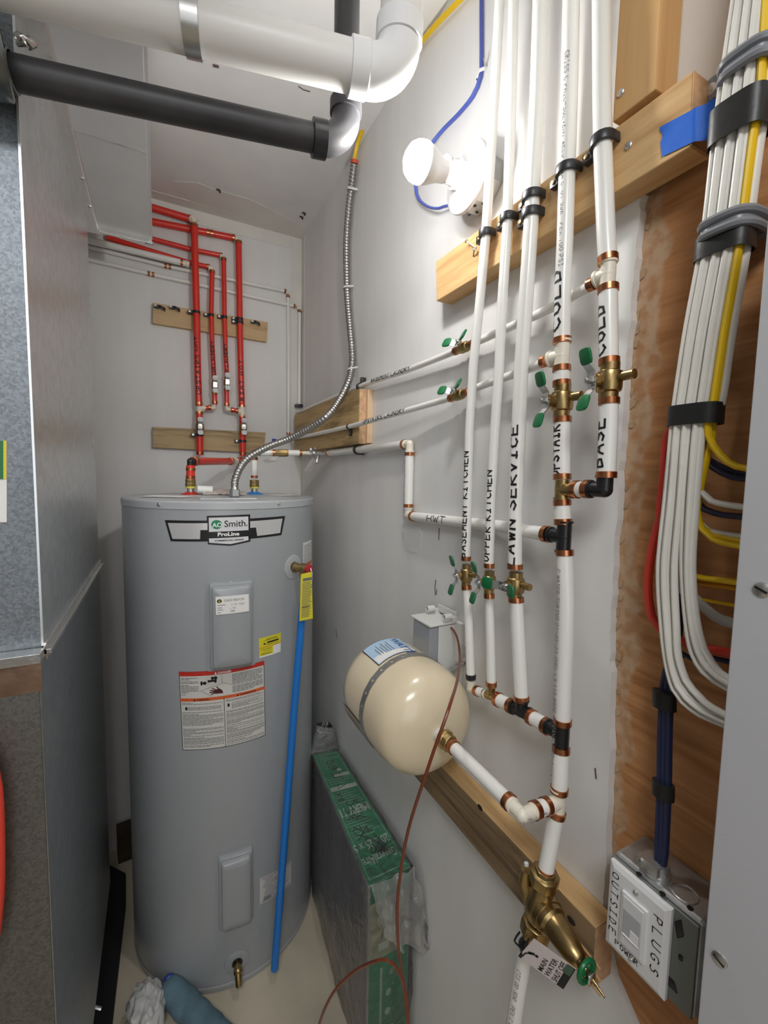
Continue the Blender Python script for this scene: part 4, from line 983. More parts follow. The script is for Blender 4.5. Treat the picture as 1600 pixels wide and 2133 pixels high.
def dcirc(u, v, r, ry): return [quad_uv(DQ, u+r*math.cos(2*PI*i/14), v+ry*math.sin(2*PI*i/14)) for i in range(14)]
pic = [dcirc(.26, .85, .013, .028), dcirc(.295, .85, .022, .02), dcirc(.385, .905, .018, .02), dcirc(.42, .905, .02, .022), [quad_uv(DQ, *q) for q in ((.33, .885), (.43, .885), (.43, .845), (.405, .845), (.405, .86), (.33, .855))]]
# faucet and hand pictogram
tlay(pic, 'faucet_picture', BLACKP, .0014, .02)
hd = [[quad_uv(DQ, *q) for q in ((.50, .70), (.49, .74), (.46, .765), (.41, .755), (.385, .73), (.41, .705))]]
for (a, b, c, d_) in ((.42, .75, .38, .775), (.40, .742, .355, .752), (.395, .728, .35, .725), (.40, .715, .365, .70), (.45, .76, .43, .79)):
    P_a, P_b = quad_uv(DQ, a, b), quad_uv(DQ, c, d_); hd.append(seg_quad(P_a, P_b, .0028))
tlay(hd, 'hand_picture', mat('dark maroon print', (.07, .012, .01), .5), .0014, .02)
tlay([seg_quad(quad_uv(DQ, *a), quad_uv(DQ, *b), .0008) for a, b in (((.24, .755), (.50, .83)), ((.49, .935), (.49, .84)), ((.49, .84), (.60, .79)), ((.26, .75), (.36, .68)))], 'picture_lines', LINE, .0014, .02)
tlay([dcirc(.07, .535, .014, .022), dcirc(.555, .535, .014, .024)], 'label_icon', BLACKP, .0014, .02)
TP = TH
# yellow sticker (QR code left out)
Yq = [tuv(540, 1371), tuv(584, 1357), tuv(585, 1317), tuv(539, 1330)]
TP = tlay([Yq], 'yellow_sticker', YELP, .0008, .01)
def yq(u0, v0, u1, v1): return [quad_uv(Yq, u0, v0), quad_uv(Yq, u1, v0), quad_uv(Yq, u1, v1), quad_uv(Yq, u0, v1)]
tlay([yq(0, 0, 1, .08), yq(.62, .08, 1, .46)], 'yellow_sticker_white', WHITE, .0011, .01)
tlay([yq(.02, .47, .98, .495)], 'yellow_sticker_rule', ORP, .0012, .01)
tlay([yq(.35, .66, .88, .74), yq(.30, .86, .8, .88), yq(.2, .81, .85, .825), yq(.3, .58, .85, .60), yq(.05, .38, .55, .395), yq(.2, .30, .55, .31), yq(.08, .13, .55, .15), yq(.08, .19, .5, .20), [quad_uv(Yq, .2, .72), quad_uv(Yq, .2, .6), quad_uv(Yq, .31, .66)]], 'yellow_sticker_print', BLACKP, .0012, .01)
# rating plate low right
Rq = [tuv(541, 1884), tuv(606, 1840), tuv(606, 1792), tuv(541, 1829)]
TP = TH; TP = tlay([Rq], 'rating_plate', mat('rating plate', (.62, .61, .60), .5), .0008, .01)
def rq(u0, v0, u1, v1): return [quad_uv(Rq, u0, v0), quad_uv(Rq, u1, v0), quad_uv(Rq, u1, v1), quad_uv(Rq, u0, v1)]
tlay([rq(.04, .05, .96, .07), rq(.04, .93, .96, .95)]+[rq(.06+.1*rl.random(), v/14, .3+.6*rl.random(), v/14+.02) for v in range(2, 13)]+[rq(.10+.022*i, .07, .115+.022*i, .2) for i in range(10)], 'rating_plate_print', LINE, .0011, .01)
TP = TH
# side warning label, upper right
def sq(a, b): return tuv(a, b)
Sa = [sq(631, 1205), sq(651, 1199), sq(651, 1125), sq(631, 1131)]
s0, s1 = sq(631, 1131)[0], sq(631, 1131)[0]+.075; zt_, zb2 = sq(631, 1131)[1], sq(631, 1131)[1]-.20
tlay([rect(s0, zb2, s1, zt_)], 'side_label', WHITE, .0006, .01); tlay([rect(s0, zt_-.075, s1, zt_-.066)], 'side_label_band', ORP, .0010, .01)
tlay([rect(s0+.004, zt_-.01-.0045*i, s0+.06+.012*rl.random(), zt_-.0085-.0045*i) for i in range(40) if not 12 < i < 15], 'side_label_print', LINE, .0010, .01)
# relief valve escutcheon, valve, discharge pipe
s, z = tuv(611, 1181); th = s/TR; nr = V((math.sin(th), -math.cos(th), 0)); tg_ = V((math.cos(th), math.sin(th), 0))
sb = V((TC[0], TC[1], z))+nr*TR
ek = tuv(604, 1181)
MB().lathe([(.036, -.004), (.036, .0008), (.033, .0020), (.016, .003), (.0155, .0005)], sb, nr, 32).build('escutcheon', TANKL, TH)
TV = empty('relief_valve', 'brass relief valve with red cap on the heater side', 'valve', sb+nr*.03)
MB().lathe([(.013, .001), (.0145, .012), (.0115, .014), (.0125, .028), (.015, .030), (.015, .048), (.010, .052)], sb, nr, 16).build('valve_body', BRASS, TV)
MB().cyl(sb+nr*.039, sb+nr*.039-W*.026, .0115, 16, .0125).build('outlet', BRASS, TV)
MB().lathe([(.0135, 0), (.0135, .010), (.010, .0115)], sb+nr*.051, nr, 16).build('red_cap', mat('red cap', (.42, .02, .03), .4), TV)
MB().tube([sb+nr*.063+W*.004, sb+nr*.068-W*.012, sb+nr*.066-W*.032], .0022, 8).build('lever', CHR, TV)
DP = empty('discharge_pipe', 'long bright blue plastic pipe leaning down the front of the heater', 'pipe', Z(572, 2018, .04))
pt = sb+nr*.039-W*.028; pb = Z(572, 2018, .045)
d = (pb-pt).normalized()
MB().lathe([(.0095, 0), (.0095, .030), (.0115, .032), (.0115, .052), (.0098, .054)], pt, -W, 16).build('fitting', CHR, DP)
MB().tube([pt-W*.04, pt.lerp(pb, .35), pb], .0108, 18).build('tube', PEXB, DP)
yt = [sb+nr*.062+tg_*.004+V((0,0,-.006)), ]
a0 = sb+nr*.064; ta = V((.55, -.83, 0)).normalized(); tb_ = V((.83, .55, 0))
yt_ = (sb+nr*.078).y
P4 = [Y(627, 1196, yt_), Y(649, 1191, yt_), Y(652, 1288, yt_), Y(624, 1294, yt_)]
YT = empty('yellow_warning_tag', 'yellow hanging warning tag beside the blue pipe', 'tag', P4[3])
MB().prism(P4, V((.0, .0008, 0))).build('tag_sheet', YELP, YT, smooth=False)
O_, U_, V_ = P4[3], (P4[2]-P4[3]), (P4[0]-P4[3])
fn = lambda u, v: O_+U_*u+V_*v+(U_.cross(V_)).normalized()*.0004
lay([rect(.12, v/30, .12+rl.uniform(.5, .76), v/30+.014) for v in range(2, 25)]+[rect(.15, .27, .75, .29), rect(.15, .84, .8, .9)], fn, 'tag_print', LINE, YT)
# drain valve
s, z = tuv(494, 2004); th = s/TR; nr2 = V((math.sin(th), -math.cos(th), 0)); sb2 = V((TC[0], TC[1], z))+nr2*TR
MB().lathe([(.034, -.004), (.034, .0008), (.031, .0020), (.016, .003), (.0155, .0005)], sb2, nr2, 32).build('escutcheon', TANK, TH)
MB().lathe([(.014, .0031), (.0, .0032)], sb2, nr2, 20, cap=False).build('dark_recess', BLACKP, TH)
DV = empty('drain_valve', 'small brass drain valve at the foot of the heater', 'valve', sb2+nr2*.02)
MB().lathe([(.008, 0), (.010, .018), (.012, .02), (.012, .030), (.0085, .034)], sb2, nr2, 12).tube([sb2+nr2*.024, sb2+nr2*.034-W*.012, sb2+nr2*.042-W*.026], [.010, .0095, .0085], 14).build('valve_body', BRASS, DV)
# top: nipples, escutcheons, junction plate
zt0 = ztop+.0045
def nipple(P, flare, label, name):
    MB().lathe([(.033, 0), (.026, .003), (.016, .008), (.012, .010)], P, W, 24).build(name, flare, TH, label=label)
    MB().lathe([(.0105, 0), (.0105, .024)], P, W, 16).build('nipple', STEEL, TH)
    MB().lathe([(.0135, .020), (.0145, .021), (.0145, .026), (.013, .0265)], P, W, 16).build('yellow_seal', mat('yellow tape', (.75, .70, .10), .4), TH)
    MB().lathe([(.0155, .026), (.0155, .036), (.0140, .0365), (.0150, .040), (.0150, .048), (.0110, .0485)], P, W, 8).build('brass_adapter', BRASS, TH, bevel=.0006)
hot = V((Y(397, 1000, -.40).x, -.40, zt0)); cold = V((KI.x, -.40, zt0))
nipple(hot, mat('red plastic cone', (.55, .03, .03), .35), 'red hot nipple cone', 'nipple_cone'); nipple(cold, mat('blue plastic cone', (.02, .22, .65), .35), 'blue cold nipple cone', 'nipple_cone')
jf = Y(489, 1036, -.575)
MB().box((jf.x-.095, jf.y-.045, zt0-.004), (jf.x+.055, jf.y+.06, zt0+.0015)).build('junction_plate', TANKL, TH, smooth=False, bevel=.003)
card('paper_sheet', [V((-.60, -.48, ztop+.004)), V((-.50, -.56, ztop+.005)), V((-.45, -.52, ztop+.006)), V((-.56, -.42, ztop+.005))], WHITE, 'pale paper sheet lying at the left of the heater top', 'paper', None)
card('paper_sheet', [V((-.22, -.50, ztop+.005)), V((-.13, -.44, ztop+.004)), V((-.15, -.38, ztop+.004)), V((-.24, -.43, ztop+.006))], WHITE, 'pale paper sheet lying at the right of the heater top', 'paper', None)
# bag of papers between the nipples
rb = MB(); rz = random.Random(4); nx, ny = 26, 12
for j in range(ny+1):
    for i in range(nx+1):
        u, v = i/nx, j/ny; px_ = hot.x+.03+u*.125; py_ = hot.y-.06+v*.085+.01*math.sin(u*5)
        h = .016*math.sin(PI*v)**.6*(.5+.5*math.sin(PI*min(1, u*1.1))) + .005*noise.noise(V((u*14, v*9, 1)))
        rb.v.append(V((px_, py_, zt0+.003+max(0, h))))
for j in range(ny):
    for i in range(nx): k = j*(nx+1)+i; rb.f.append((k, k+1, k+nx+2, k+nx+1))
thing(rb.build('document_pouch', mat('crumpled pinkish plastic', (.62, .55, .50), .35, var=.25, vscale=60), ang=1.5), 'crumpled pinkish plastic document pouch between the two nipples', 'pouch')
rp = MB().tube([hot+V((.018, -.025, .018)), hot+V((.060, -.030, .016))], .012, 14)
thing(rp.build('rolled_paper', WHITE), 'short roll of white paper beside the hot nipple', 'paper')

# ================================================================ red hot pipes
RL, RS_ = .0125, .0088
hm = empty('hot_outlet_pipe', 'red pipe with copper rings from the hot nipple to the wall manifold', 'pipe', V((hot.x, hot.y, ztop+.05)))
he = Y(397, 961, -.40)
pipe_tube([hot+W*.045, he-W*.012], RL, PEXR, hm); ring(hot+W*.054, W, RL, hm); ring(he-W*.024, W, RL, hm)
ht = Y(487, 961, -.10); dh = (ht-he).normalized()
fitting(he, [(-W, .016), (dh, .016)], RL*.9, BLK, hm, name='elbow_fitting')
pipe_tube([he+dh*.014, ht-dh*.02], RL, PEXR, hm); ring(he+dh*.024, dh, RL+.0012, hm, h=.014); ring(ht-dh*.032, dh, RL+.0012, hm, h=.014)
YB = -.033
jn = Y(505, 956, YB)
dj = (jn-ht).normalized(); fitting(ht, [(-dh, .02), (dj, .02)], RL*.9, PPSU, hm); pipe_tube([ht+dj*.016, jn-dj*.012], RS_*1.1, PEXR, hm); ring(ht+dj*.035, dj, RS_*1.1, hm)
def Yb(*l, y=YB): return [Y(a, b, y) for a, b in l]
def redpipe(name, label, segs, rr_, rings_, base):
    e = empty(name, label, 'pipe', base, 'red pipes on the back wall')
    for s_, r_ in segs: pipe_tube(s_, r_, PEXR, e)
    for q, s_, r_ in rings_:
        p, d = closest_dir(s_, q); ring(p, d, r_, e, h=.010)
    return e
YL = -.041
A1 = Yb((404.5, 470), (409, 640), (412, 780), (414.5, 846), y=YL); A2 = Yb((415, 858), (415.5, 878), y=YL); A3 = Yb((416, 900), (416.5, 948), y=YL)
ea = redpipe('red_pipe', 'leftmost tall red pipe marked UPSTAIRS HOT on the back wall', [(A1, RL), (A2, RL), (A3, RL)], RL, [(A1[0], A1, RL), (A1[-1]+W*.01, A1, RL), (A2[0]-W*.004, A2, RL), (A3[0], A3, RL), (A3[-1]+W*.008, A3, RL)], V((A3[-1].x, YL, A3[-1].z)))
HA = Yb((318, 433), (396, 456), y=-.020); ext = (HA[0]-HA[1]).normalized(); HA = [HA[0]+ext*.28]+HA
pipe_tube(HA, RL, PEXR, ea); ring(HA[-1], ext, RL, ea, h=.010); fitting((HA[-1]+A1[0])/2+V((.004, 0, .012)), [(A1[0]-HA[-1], .0)] and [((HA[-1]-A1[0]), .0001)], RL*1.25, PPSU, ea, name='elbow_fitting')
B1 = Yb((497, 505), (498.5, 600), (500, 700), (502, 780), (504, 848)); B2 = Yb((504.5, 864), (505, 884)); B3 = Yb((505.5, 900), (506, 950))
eb_ = redpipe('red_pipe', 'rightmost tall red pipe marked BASEMENT HOT on the back wall', [(B1, RL*.95), (B2, RL*.95), (B3, RL*.95)], RL, [(B1[0], B1, RL*.95), (B1[-1]+W*.003, B1, RL*.95), (B2[0]-W*.006, B2, RL*.95), (B3[0]+W*.002, B3, RL*.95), (B3[-1]+W*.01, B3, RL*.95)], V((B3[-1].x, YB, B3[-1].z)))
HB = Yb((318, 462), (430, 484), (488, 496), y=-.014); ext = (HB[0]-HB[1]).normalized(); HB = [HB[0]+ext*.28]+HB
pipe_tube(HB, RL*.95, PEXR, eb_)
for q in ((433, 485), (441, 487), (486, 495)): p, d = closest_dir(HB, Y(*q, -.014)); ring(p, d, RL*.95, eb_, h=.010)
fitting(Y(495, 499, -.024), [(XN, .010), (-W, .012)], RL, PPSU, eb_, name='elbow_fitting')
C1 = Yb((442, 566), (440, 650), (442, 720), (446, 790)); C2 = Yb((447, 820), (447.5, 843))
ec = redpipe('red_pipe', 'left of the two thin red laundry pipes on the back wall', [(C1, RS_), (C2, RS_)], RS_, [(C1[0], C1, RS_), (C2[0], C2, RS_), (C2[-1]+W*.008, C2, RS_)], V((C2[-1].x, YB, C2[-1].z)))
HC = Yb((318, 524), (390, 546), (434, 556), y=-.018); HC = [Y(222, 494, -.018)]+HC
pipe_tube(HC, RS_, PEXR, ec); ring(HC[-1], HC[-1]-HC[-2], RS_, ec, h=.010); fitting(Y(440, 559, -.026), [(XN, .010), (-W, .010)], RS_, PPSU, ec, name='elbow_fitting')
el = Y(446.5, 850, YB); fitting(el, [(W, .012), (XN, .012)], RS_, PPSU, ec, name='elbow_fitting'); a_ = Y(424, 850, YB); pipe_tube([el+XN*.010, a_], RS_, PEXR, ec)
ring(el+XN*.018, XPOS, RS_, ec); ring(a_+XPOS*.006, XPOS, RS_, ec); fitting(Y(415.5, 850, YL+.004), [(W, .018), (-W, .016), (XPOS, .020)], RL*1.08, PPSU, ea)
D1 = Yb((466, 540), (467.5, 650), (470, 740), (473, 785)); D2 = Yb((472, 812), (472.5, 846))
ed_ = redpipe('red_pipe', 'right of the two thin red laundry pipes on the back wall', [(D1, RS_), (D2, RS_)], RS_, [(D1[0], D1, RS_), (D2[0], D2, RS_), (D2[-1]+W*.006, D2, RS_)], V((D2[-1].x, YB, D2[-1].z)))
HD = Yb((318, 498), (400, 520), (460, 532), y=-.018); ext = (HD[0]-HD[1]).normalized(); HD = [HD[0]+ext*.28]+HD
pipe_tube(HD, RS_, PEXR, ed_); ring(HD[-1], ext, RS_, ed_, h=.010); fitting(Y(464, 535, -.026), [(XN, .010), (-W, .010)], RS_, PPSU, ed_, name='elbow_fitting')
el = Y(473, 853, YB); fitting(el, [(W, .012), (XPOS, .012)], RS_, PPSU, ed_, name='elbow_fitting'); a_ = Y(496, 856, YB); pipe_tube([el+XPOS*.010, a_], RS_, PEXR, ed_)
ring(el+XPOS*.020, XPOS, RS_, ed_); ring(a_+XN*.004, XPOS, RS_, ed_); fitting(Y(504.5, 858, YB), [(W, .018), (-W, .018), (XN, .016)], RL*1.08, PPSU, eb_)
def wr(pts, zpix, text, h, e_, r_, sp=1.0, yy=YB, wx=1.0): write_along(pts, Y(*zpix, yy).z, text, h, .0028, (0, -1, 0), r_, e_, sp=sp, wx=wx)
wr(A1, (414, 822), 'UPSTAIRS HOT', .015, ea, RL, 1.05, YL, 1.3); wr(B1, (503, 835), 'BSMT HOT', .013, eb_, RL*.95, 1.35, wx=1.4)
wr(C1, (446, 785), 'BSM LAUNDRY', .011, ec, RS_, .98, wx=1.3); wr(D1, (472, 782), 'UP LAUNDRY', .011, ed_, RS_, .98, wx=1.3)
SG = mat('silver grip', (.70, .74, .74), .4)
for (q, r_, lab_, yy) in (((447, 803), .0095, 'silver handled valve on the left thin red laundry pipe', YB), ((472.5, 797), .0095, 'silver handled valve on the right thin red laundry pipe', YB), ((416, 889), .0125, 'silver handled valve low on the leftmost red pipe', YL), ((506, 890), .0125, 'silver handled valve low on the rightmost red pipe', YB)):
    valve('hot_valve', Y(*q, yy), W, (0, -1, 0), W, lab_, r_, .042, None, .026, grip=SG, body=BRASS)
# back-wall clips
def clip_y(P, r_, label, yw=-.0195, nail=-1, group=None):
    P = V(P); e = empty('pipe_clip', label, 'pipe clip', P, group or 'clips on the back wall'); out = V((0, -1, 0)); nl = V((nail, 0, 0)); path = []
    dep = abs(P.y-yw)
    path.append(P-nl*(r_+.001)+V((0, dep, 0)))
    for i in range(9):
        t = PI*i/8; path.append(P-nl*math.cos(t)*(r_+.001)+out*math.sin(t)*(r_+.001))
    path.append(P+nl*(r_+.001)+V((0, dep*.7, 0)))
    MB().ribbon(path, W, .010, .003).obox(P+nl*(r_+.009)+V((0, dep*.5, 0)), (.008, 0, 0), (0, dep*.5, 0), (0, 0, .0055)).build('clip_body', CLIP, e)
    MB().lathe([(.004, 0), (.004, .002)], P+nl*(r_+.011)+V((0, 0, 0)), out, 8).build('nail_head', STEEL, e)
clip_y(closest_dir(A1, Y(410, 651, YL))[0], RL, 'black clip on the leftmost red pipe at the upper back board'); clip_y(closest_dir(C1, Y(440, 657, YB))[0], RS_, 'black clip on the left thin red pipe at the upper back board')
clip_y(closest_dir(D1, Y(468, 661, YB))[0], RS_, 'black clip on the right thin red pipe at the upper back board'); clip_y(closest_dir(B1, Y(499, 665, YB))[0], RL, 'upper of two black clips on the rightmost red pipe')
clip_y(closest_dir(B1, Y(500, 672, YB))[0], RL*1.02, 'lower of two black clips on the rightmost red pipe')
clip_y(closest_dir(A3, Y(416, 906, YL))[0], RL, 'black clip on the leftmost red pipe at the lower back board'); clip_y(closest_dir(B3, Y(506, 919, YB))[0], RL, 'black clip on the rightmost red pipe at the lower back board')
for (a_, b_), lab_ in (((337, 641), 'leftmost empty black clip on the upper back board'), ((368, 643), 'second empty black clip on the upper back board'), ((536, 673), 'empty black clip at the right end of the upper back board')):
    P = Y(a_, b_, -.030); e = empty('pipe_clip', lab_, 'pipe clip', P, 'clips on the back wall')
    MB().ribbon([P+V((.012*math.cos(t), -.010*math.sin(t)+.004, -.004*math.cos(t))) for t in [PI*i/7 for i in range(8)]], W, .010, .003).obox(P+V((-.016, .004, .002)), (.008, 0, 0), (0, .006, 0), (0, 0, .005)).build('clip_body', CLIP, e)
    MB().lathe([(.004, 0), (.004, .002)], P+V((-.020, -.003, .003)), (0, -1, 0), 8).build('nail_head', STEEL, e)

# white laundry pipes on the back wall
YW = -.0095
def wpipe(label, pts, extra, rg, base):
    e = empty('white_pipe', label, 'pipe', base, 'white pipes on the back wall'); pipe_tube(pts, R12, PEX, e)
    for s_ in extra: pipe_tube(s_, R12, PEX, e)
    for q in rg: 
        P = Y(*q, YW); best = min([closest_dir(s_, P) for s_ in [pts]+extra], key=lambda t: (t[0]-P).length); ring(best[0], best[1], R12, e)
    return e
w1 = [Y(182, 514, YW), Y(345, 554, YW), Y(597, 607, YW)]; ext = (w1[0]-w1[1]).normalized(); w1 = [w1[0]+ext*.35]+w1
w1v = [Y(600, 616, YW), Y(601, 760, YW), Y(601, 905, YW)]
e_w1 = wpipe('upper long white pipe across the back wall turning down near the corner', w1, [w1v], [(345, 553), (354, 556), (594, 606), (600, 618), (601, 903)], w1v[-1])
fitting(Y(599.5, 609, YW), [(XN, .008), (-W, .008)], R12, PPSU, e_w1, name='elbow_fitting')
w2 = [Y(182, 540, YW), Y(315, 571, YW), Y(615, 638, YW)]; ext = (w2[0]-w2[1]).normalized(); w2 = [w2[0]+ext*.35]+w2
w2v = [Y(624, 648, YW), Y(623.5, 740, YW), Y(623, 842, YW)]
e_w2 = wpipe('lower long white pipe across the back wall turning down in the corner', w2, [w2v], [(310, 569), (319, 571), (613, 637), (624, 649)], w2v[-1])
fitting(Y(621.5, 641, YW), [(XN, .008), (-W, .008)], R12, PPSU, e_w2, name='elbow_fitting')
MB_ = MB().box(Y(617, 841, -.03)+V((0, 0, 0)), Y(630, 850, -.002)); thing(MB_.build('pipe_clip', CLIP, bevel=.001), 'black clip at the foot of the corner pipe on the back wall', 'pipe clip')
w3 = [Y(182, 500, -.03), Y(386, 549, -.03)]; ext = (w3[0]-w3[1]).normalized(); w3 = [w3[0]+ext*.3]+w3
e = empty('white_pipe', 'thicker capped white pipe below the duct on the back wall', 'pipe', w3[-1]); pipe_tube(w3, R1, PEX, e); ring(w3[-1]+ext*.012, ext, R1, e)
MB().lathe([(R1*.9, 0), (R1*1.05, .002), (R1*1.05, .012), (R1*.7, .014)], w3[-1], -ext, 16).build('end_cap', PPSU, e)

# ================================================================ flexible conduit and yellow cable
fl = [V((jf.x, jf.y, zt0+.002)), V((jf.x, jf.y, zt0+.028))]
fpx = [(490, 1000, -.565), (500, 975, -.56), (520, 952, -.55), (560, 930, -.54), (600, 915, -.55)]
cond = fl+[Y(a_, b_, c_) for a_, b_, c_ in fpx]
cx = [(640, 895, -.16), (680, 868, -.12), (706, 835, -.075), (724, 800, -.045), (732, 770, -.022), (734, 740, -.016), (729, 680, -.016), (724, 620, -.016), (722, 560, -.016), (722, 500, -.016), (726, 440, -.016), (732, 390, -.016), (738, 340, -.018)]
cond += [X(*q) for q in cx]
CO = empty('flexible_conduit', 'silver flexible metal conduit curving from the right wall to the heater top', 'conduit', cond[0])
cp = smooth_path(cond, .010)
# real ridges: radius modulated along a fine path
L = 0; fine = []; rads = []
fp = [cp[0]]
for i in range(1, len(cp)):
    a_, b_ = cp[i-1], cp[i]; n = max(1, round((b_-a_).length/.0016))
    for j in range(1, n+1): fp.append(a_.lerp(b_, j/n))
for i, p in enumerate(fp):
    if i: L += (fp[i]-fp[i-1]).length
    ph = (L/.0092) % 1; rads.append(.0092+.0018*max(0, math.sin(PI*min(1, ph/.72)))**.5)
MB().tube(fp, rads, 14).build('corrugated_sheath', mat('conduit steel', (.42, .41, .39), .32, 1), CO, ang=2.2)
MB().lathe([(.0125, 0), (.014, .002), (.014, .02), (.0125, .022)], cond[0], W, 14).obox(cond[0]+V((0, -.014, .011)), (.008, 0, 0), (0, .003, 0), (0, 0, .008)).build('end_connector', GALVB, CO)
MB().lathe([(.0115, 0), (.0115, .008), (.009, .009)], cond[-1], cond[-1]-cond[-2], 12).build('red_bushing', mat('red bushing', (.65, .08, .03), .4), CO)
for q in ((728, 594), (733, 393), (735, 776)):
    P, d = closest_dir(cp, X(*q, -.016)); tt = d.cross(V((1, 0, 0))).normalized()
    MB().ribbon([P+tt*.012*math.cos(t)+XN*.012*math.sin(t) for t in [PI*i/8 for i in range(9)]]+[P-tt*.020+V((.014, 0, 0))], d, .006, .0012).build('conduit_clip', LGREY, CO)
yc = [X(738, 335, -.018), X(745, 300, -.016), X(765, 248, -.014), X(800, 190, -.012), X(850, 122, -.010), X(910, 50, -.010), X(962, -4, -.010), X(1010, -60, -.010)]
ye = MB().tube(smooth_path(yc, .02), .0, 10, flat=(.0060, .0035), ref=None).build('yellow_cable', CABY)
thing(ye, 'yellow cable along the wall and ceiling corner above the conduit', 'cable')

# ================================================================ lampholder and bulb
LB = empty('ceiling_lamp', 'white round lampholder with a glowing bulb on the right wall', 'lamp', V((-.001, -1.18, 2.0)))
pc = X(968, 369, -.050); A_ = V((-1, 0, .04)).normalized()
PCZ = V((-.002, pc.y, pc.z))
MB().lathe([(.048, 0), (.048, .038), (.03, .038)], PCZ, (-1, 0, 0), 8, a0=PI/8).build('octagon_box', GALVB, LB)
for k in range(5):
    MB().lathe([(.003, 0), (.0029, .0006)], V((-.012-.008*(k % 3), pc.y-.030+.013*k*1.0, pc.z-.0452)), (0, 0, -1), 8).build('box_hole', BLACKP, LB)
MB().lathe([(.050, 0), (.0565, .001), (.058, .005), (.0565, .0085), (.050, .011), (.042, .0125), (.030, .016), (.024, .020), (.024, .030), (.0215, .030), (.0195, .036), (.0195, .045), (.0165, .045), (.0165, .03)], PCZ+XN*.038, (-1, 0, 0), 48, cap=False).build('lampholder_dish', PORC, LB)
sl = PCZ+V((-.0507, -.030, -.012)); 
MB().obox(sl, (.0016, 0, 0), (0, .006, .002), (0, -.004, .014)).build('screw_slot', mat('slot shade grey', (.45, .45, .46), .5), LB, bevel=.0014)
MB().lathe([(.003, 0), (.003, .001)], sl+V((-.0018, -.001, -.006)), (-1, 0, 0), 8).build('screw', STEEL, LB)
bc = X(880, 340, -.150); dd = (PCZ+XN*.080-bc).normalized()
MB().lathe([(.014, 0), (.0165, .008), (.021, .020)], PCZ+XN*.075, (-1, 0, 0), 24, cap=False).build('bulb_collar', PORC, LB)
m, n_, l_, b_ = new_mat('lit bulb glass'); b_.inputs['Base Color'].default_value = (1, 1, 1, 1); b_.inputs['Emission Color'].default_value = (1, .985, .96, 1); b_.inputs['Emission Strength'].default_value = BULB_E
MB().lathe([(.0302, -.0008), (.0305, .0012), (.0305, .006), (.029, .014), (.0235, .023), (.014, .029), (.001, .031)], bc, (-1, 0, .0), 32, cap=False).build('bulb_dome', m, LB)
MB().lathe([(.0165, -.045), (.0185, -.032), (.024, -.020), (.0286, -.010), (.0302, -.0009)], bc, (-1, 0, .0), 32, cap=False).build('bulb_housing', PORC, LB)
bw = [X(1003, -3, -.006), X(1003, 60, -.006), X(1003, 120, -.006), X(1001, 160, -.006), X(985, 200, -.007), X(955, 238, -.010), X(925, 268, -.014), X(905, 292, -.022), X(885, 320, -.03), X(870, 352, -.028), X(866, 390, -.025), X(873, 415, -.022), X(893, 431, -.02), X(915, 434, -.02), X(935, 428, -.015), PCZ+V((-.02, .03, -.035))]
thing(MB().tube([V((-.006, bw[0].y, H-.001))]+smooth_path(bw, .012), .0, 10, flat=(.0044, .0028)).build('blue_cable', CABB), 'blue cable down the wall looping round into the lampholder box', 'cable')
P = X(1001, 160, -.006); e = empty('cable_staple', 'white cable staple nailed over the blue cable', 'staple', P)
MB().ribbon([P+V((0, .008, 0)), P+V((-.006, .006, 0)), P+V((-.007, -.006, .003)), P+V((0, -.012, .005))], W, .005, .002).build('staple_body', LGREY, e); MB().cyl(P+V((0, -.012, .010)), P+V((-.008, -.018, .014)), .0016, 8).build('nail', STEEL, e)

# ================================================================ ducts on the left
DX = -.708
PL = empty('return_air_plenum', 'tall grey galvanised sheet metal air plenum at the left', 'duct', V((-1.0, -.73, .2)))
zs = 1.19
yn, yf = -1.052, -.395
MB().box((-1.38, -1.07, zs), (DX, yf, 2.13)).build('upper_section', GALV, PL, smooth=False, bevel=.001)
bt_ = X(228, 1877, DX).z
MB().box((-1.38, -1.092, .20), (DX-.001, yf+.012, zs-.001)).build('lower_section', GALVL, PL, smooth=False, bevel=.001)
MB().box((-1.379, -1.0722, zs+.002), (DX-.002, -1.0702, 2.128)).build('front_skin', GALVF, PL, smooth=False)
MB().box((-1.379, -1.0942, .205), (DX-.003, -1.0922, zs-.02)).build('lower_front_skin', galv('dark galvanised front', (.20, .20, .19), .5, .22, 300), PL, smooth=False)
MB().box((DX, -1.074, zs-.012), (DX+.0045, yf+.014, zs+.014)).box((DX, -1.074, zs-.004), (DX+.010, yf+.014, zs+.004)).build('side_drive_cleat', FOIL, PL, smooth=False, bevel=.0008)
MB().box((-1.379, -1.0955, zs-.05), (DX+.001, -1.0945, zs-.004)).build('front_tape_band', mat('foil with painted copper reflection', (.42, .28, .2), .3, .9, bump=.8, bscale=30, var=.4, vscale=20), PL, smooth=False)  # copper-brown reflections are put into the foil colour
MB().box((-1.379, -1.102, zs-.006), (DX+.002, -1.0745, zs+.008)).build('front_drive_cleat', FOIL, PL, smooth=False, bevel=.0008)
MB().box((DX-.002, -1.0745, zs+.01), (DX+.0008, -1.0715, 2.12)).build('corner_fold', mat('bright sheet edge', (.75, .78, .80), .35, .8), PL, smooth=False)
PLB = empty('paper_label', 'white label with green and yellow bands on the plenum front', 'label', Y(-20, 1088, -1.0735))
for nm, x0_, x1_, y0_, y1_, dp, mm in (('label_sheet', -60, 14, 918, 1088, -1.0735, WHITE), ('green_band', -60, 7, 918, 998, -1.0745, mat('label green', (.02, .18, .06), .5)), ('yellow_band', 7, 13, 918, 998, -1.0745, YELP)):
    q_ = [Y(x0_, y0_, dp), Y(x1_, y0_, dp), Y(x1_, y1_, dp), Y(x0_, y1_, dp)]; MB().prism(q_, V((0, .0006, 0))).build(nm, mm, PLB, smooth=False)
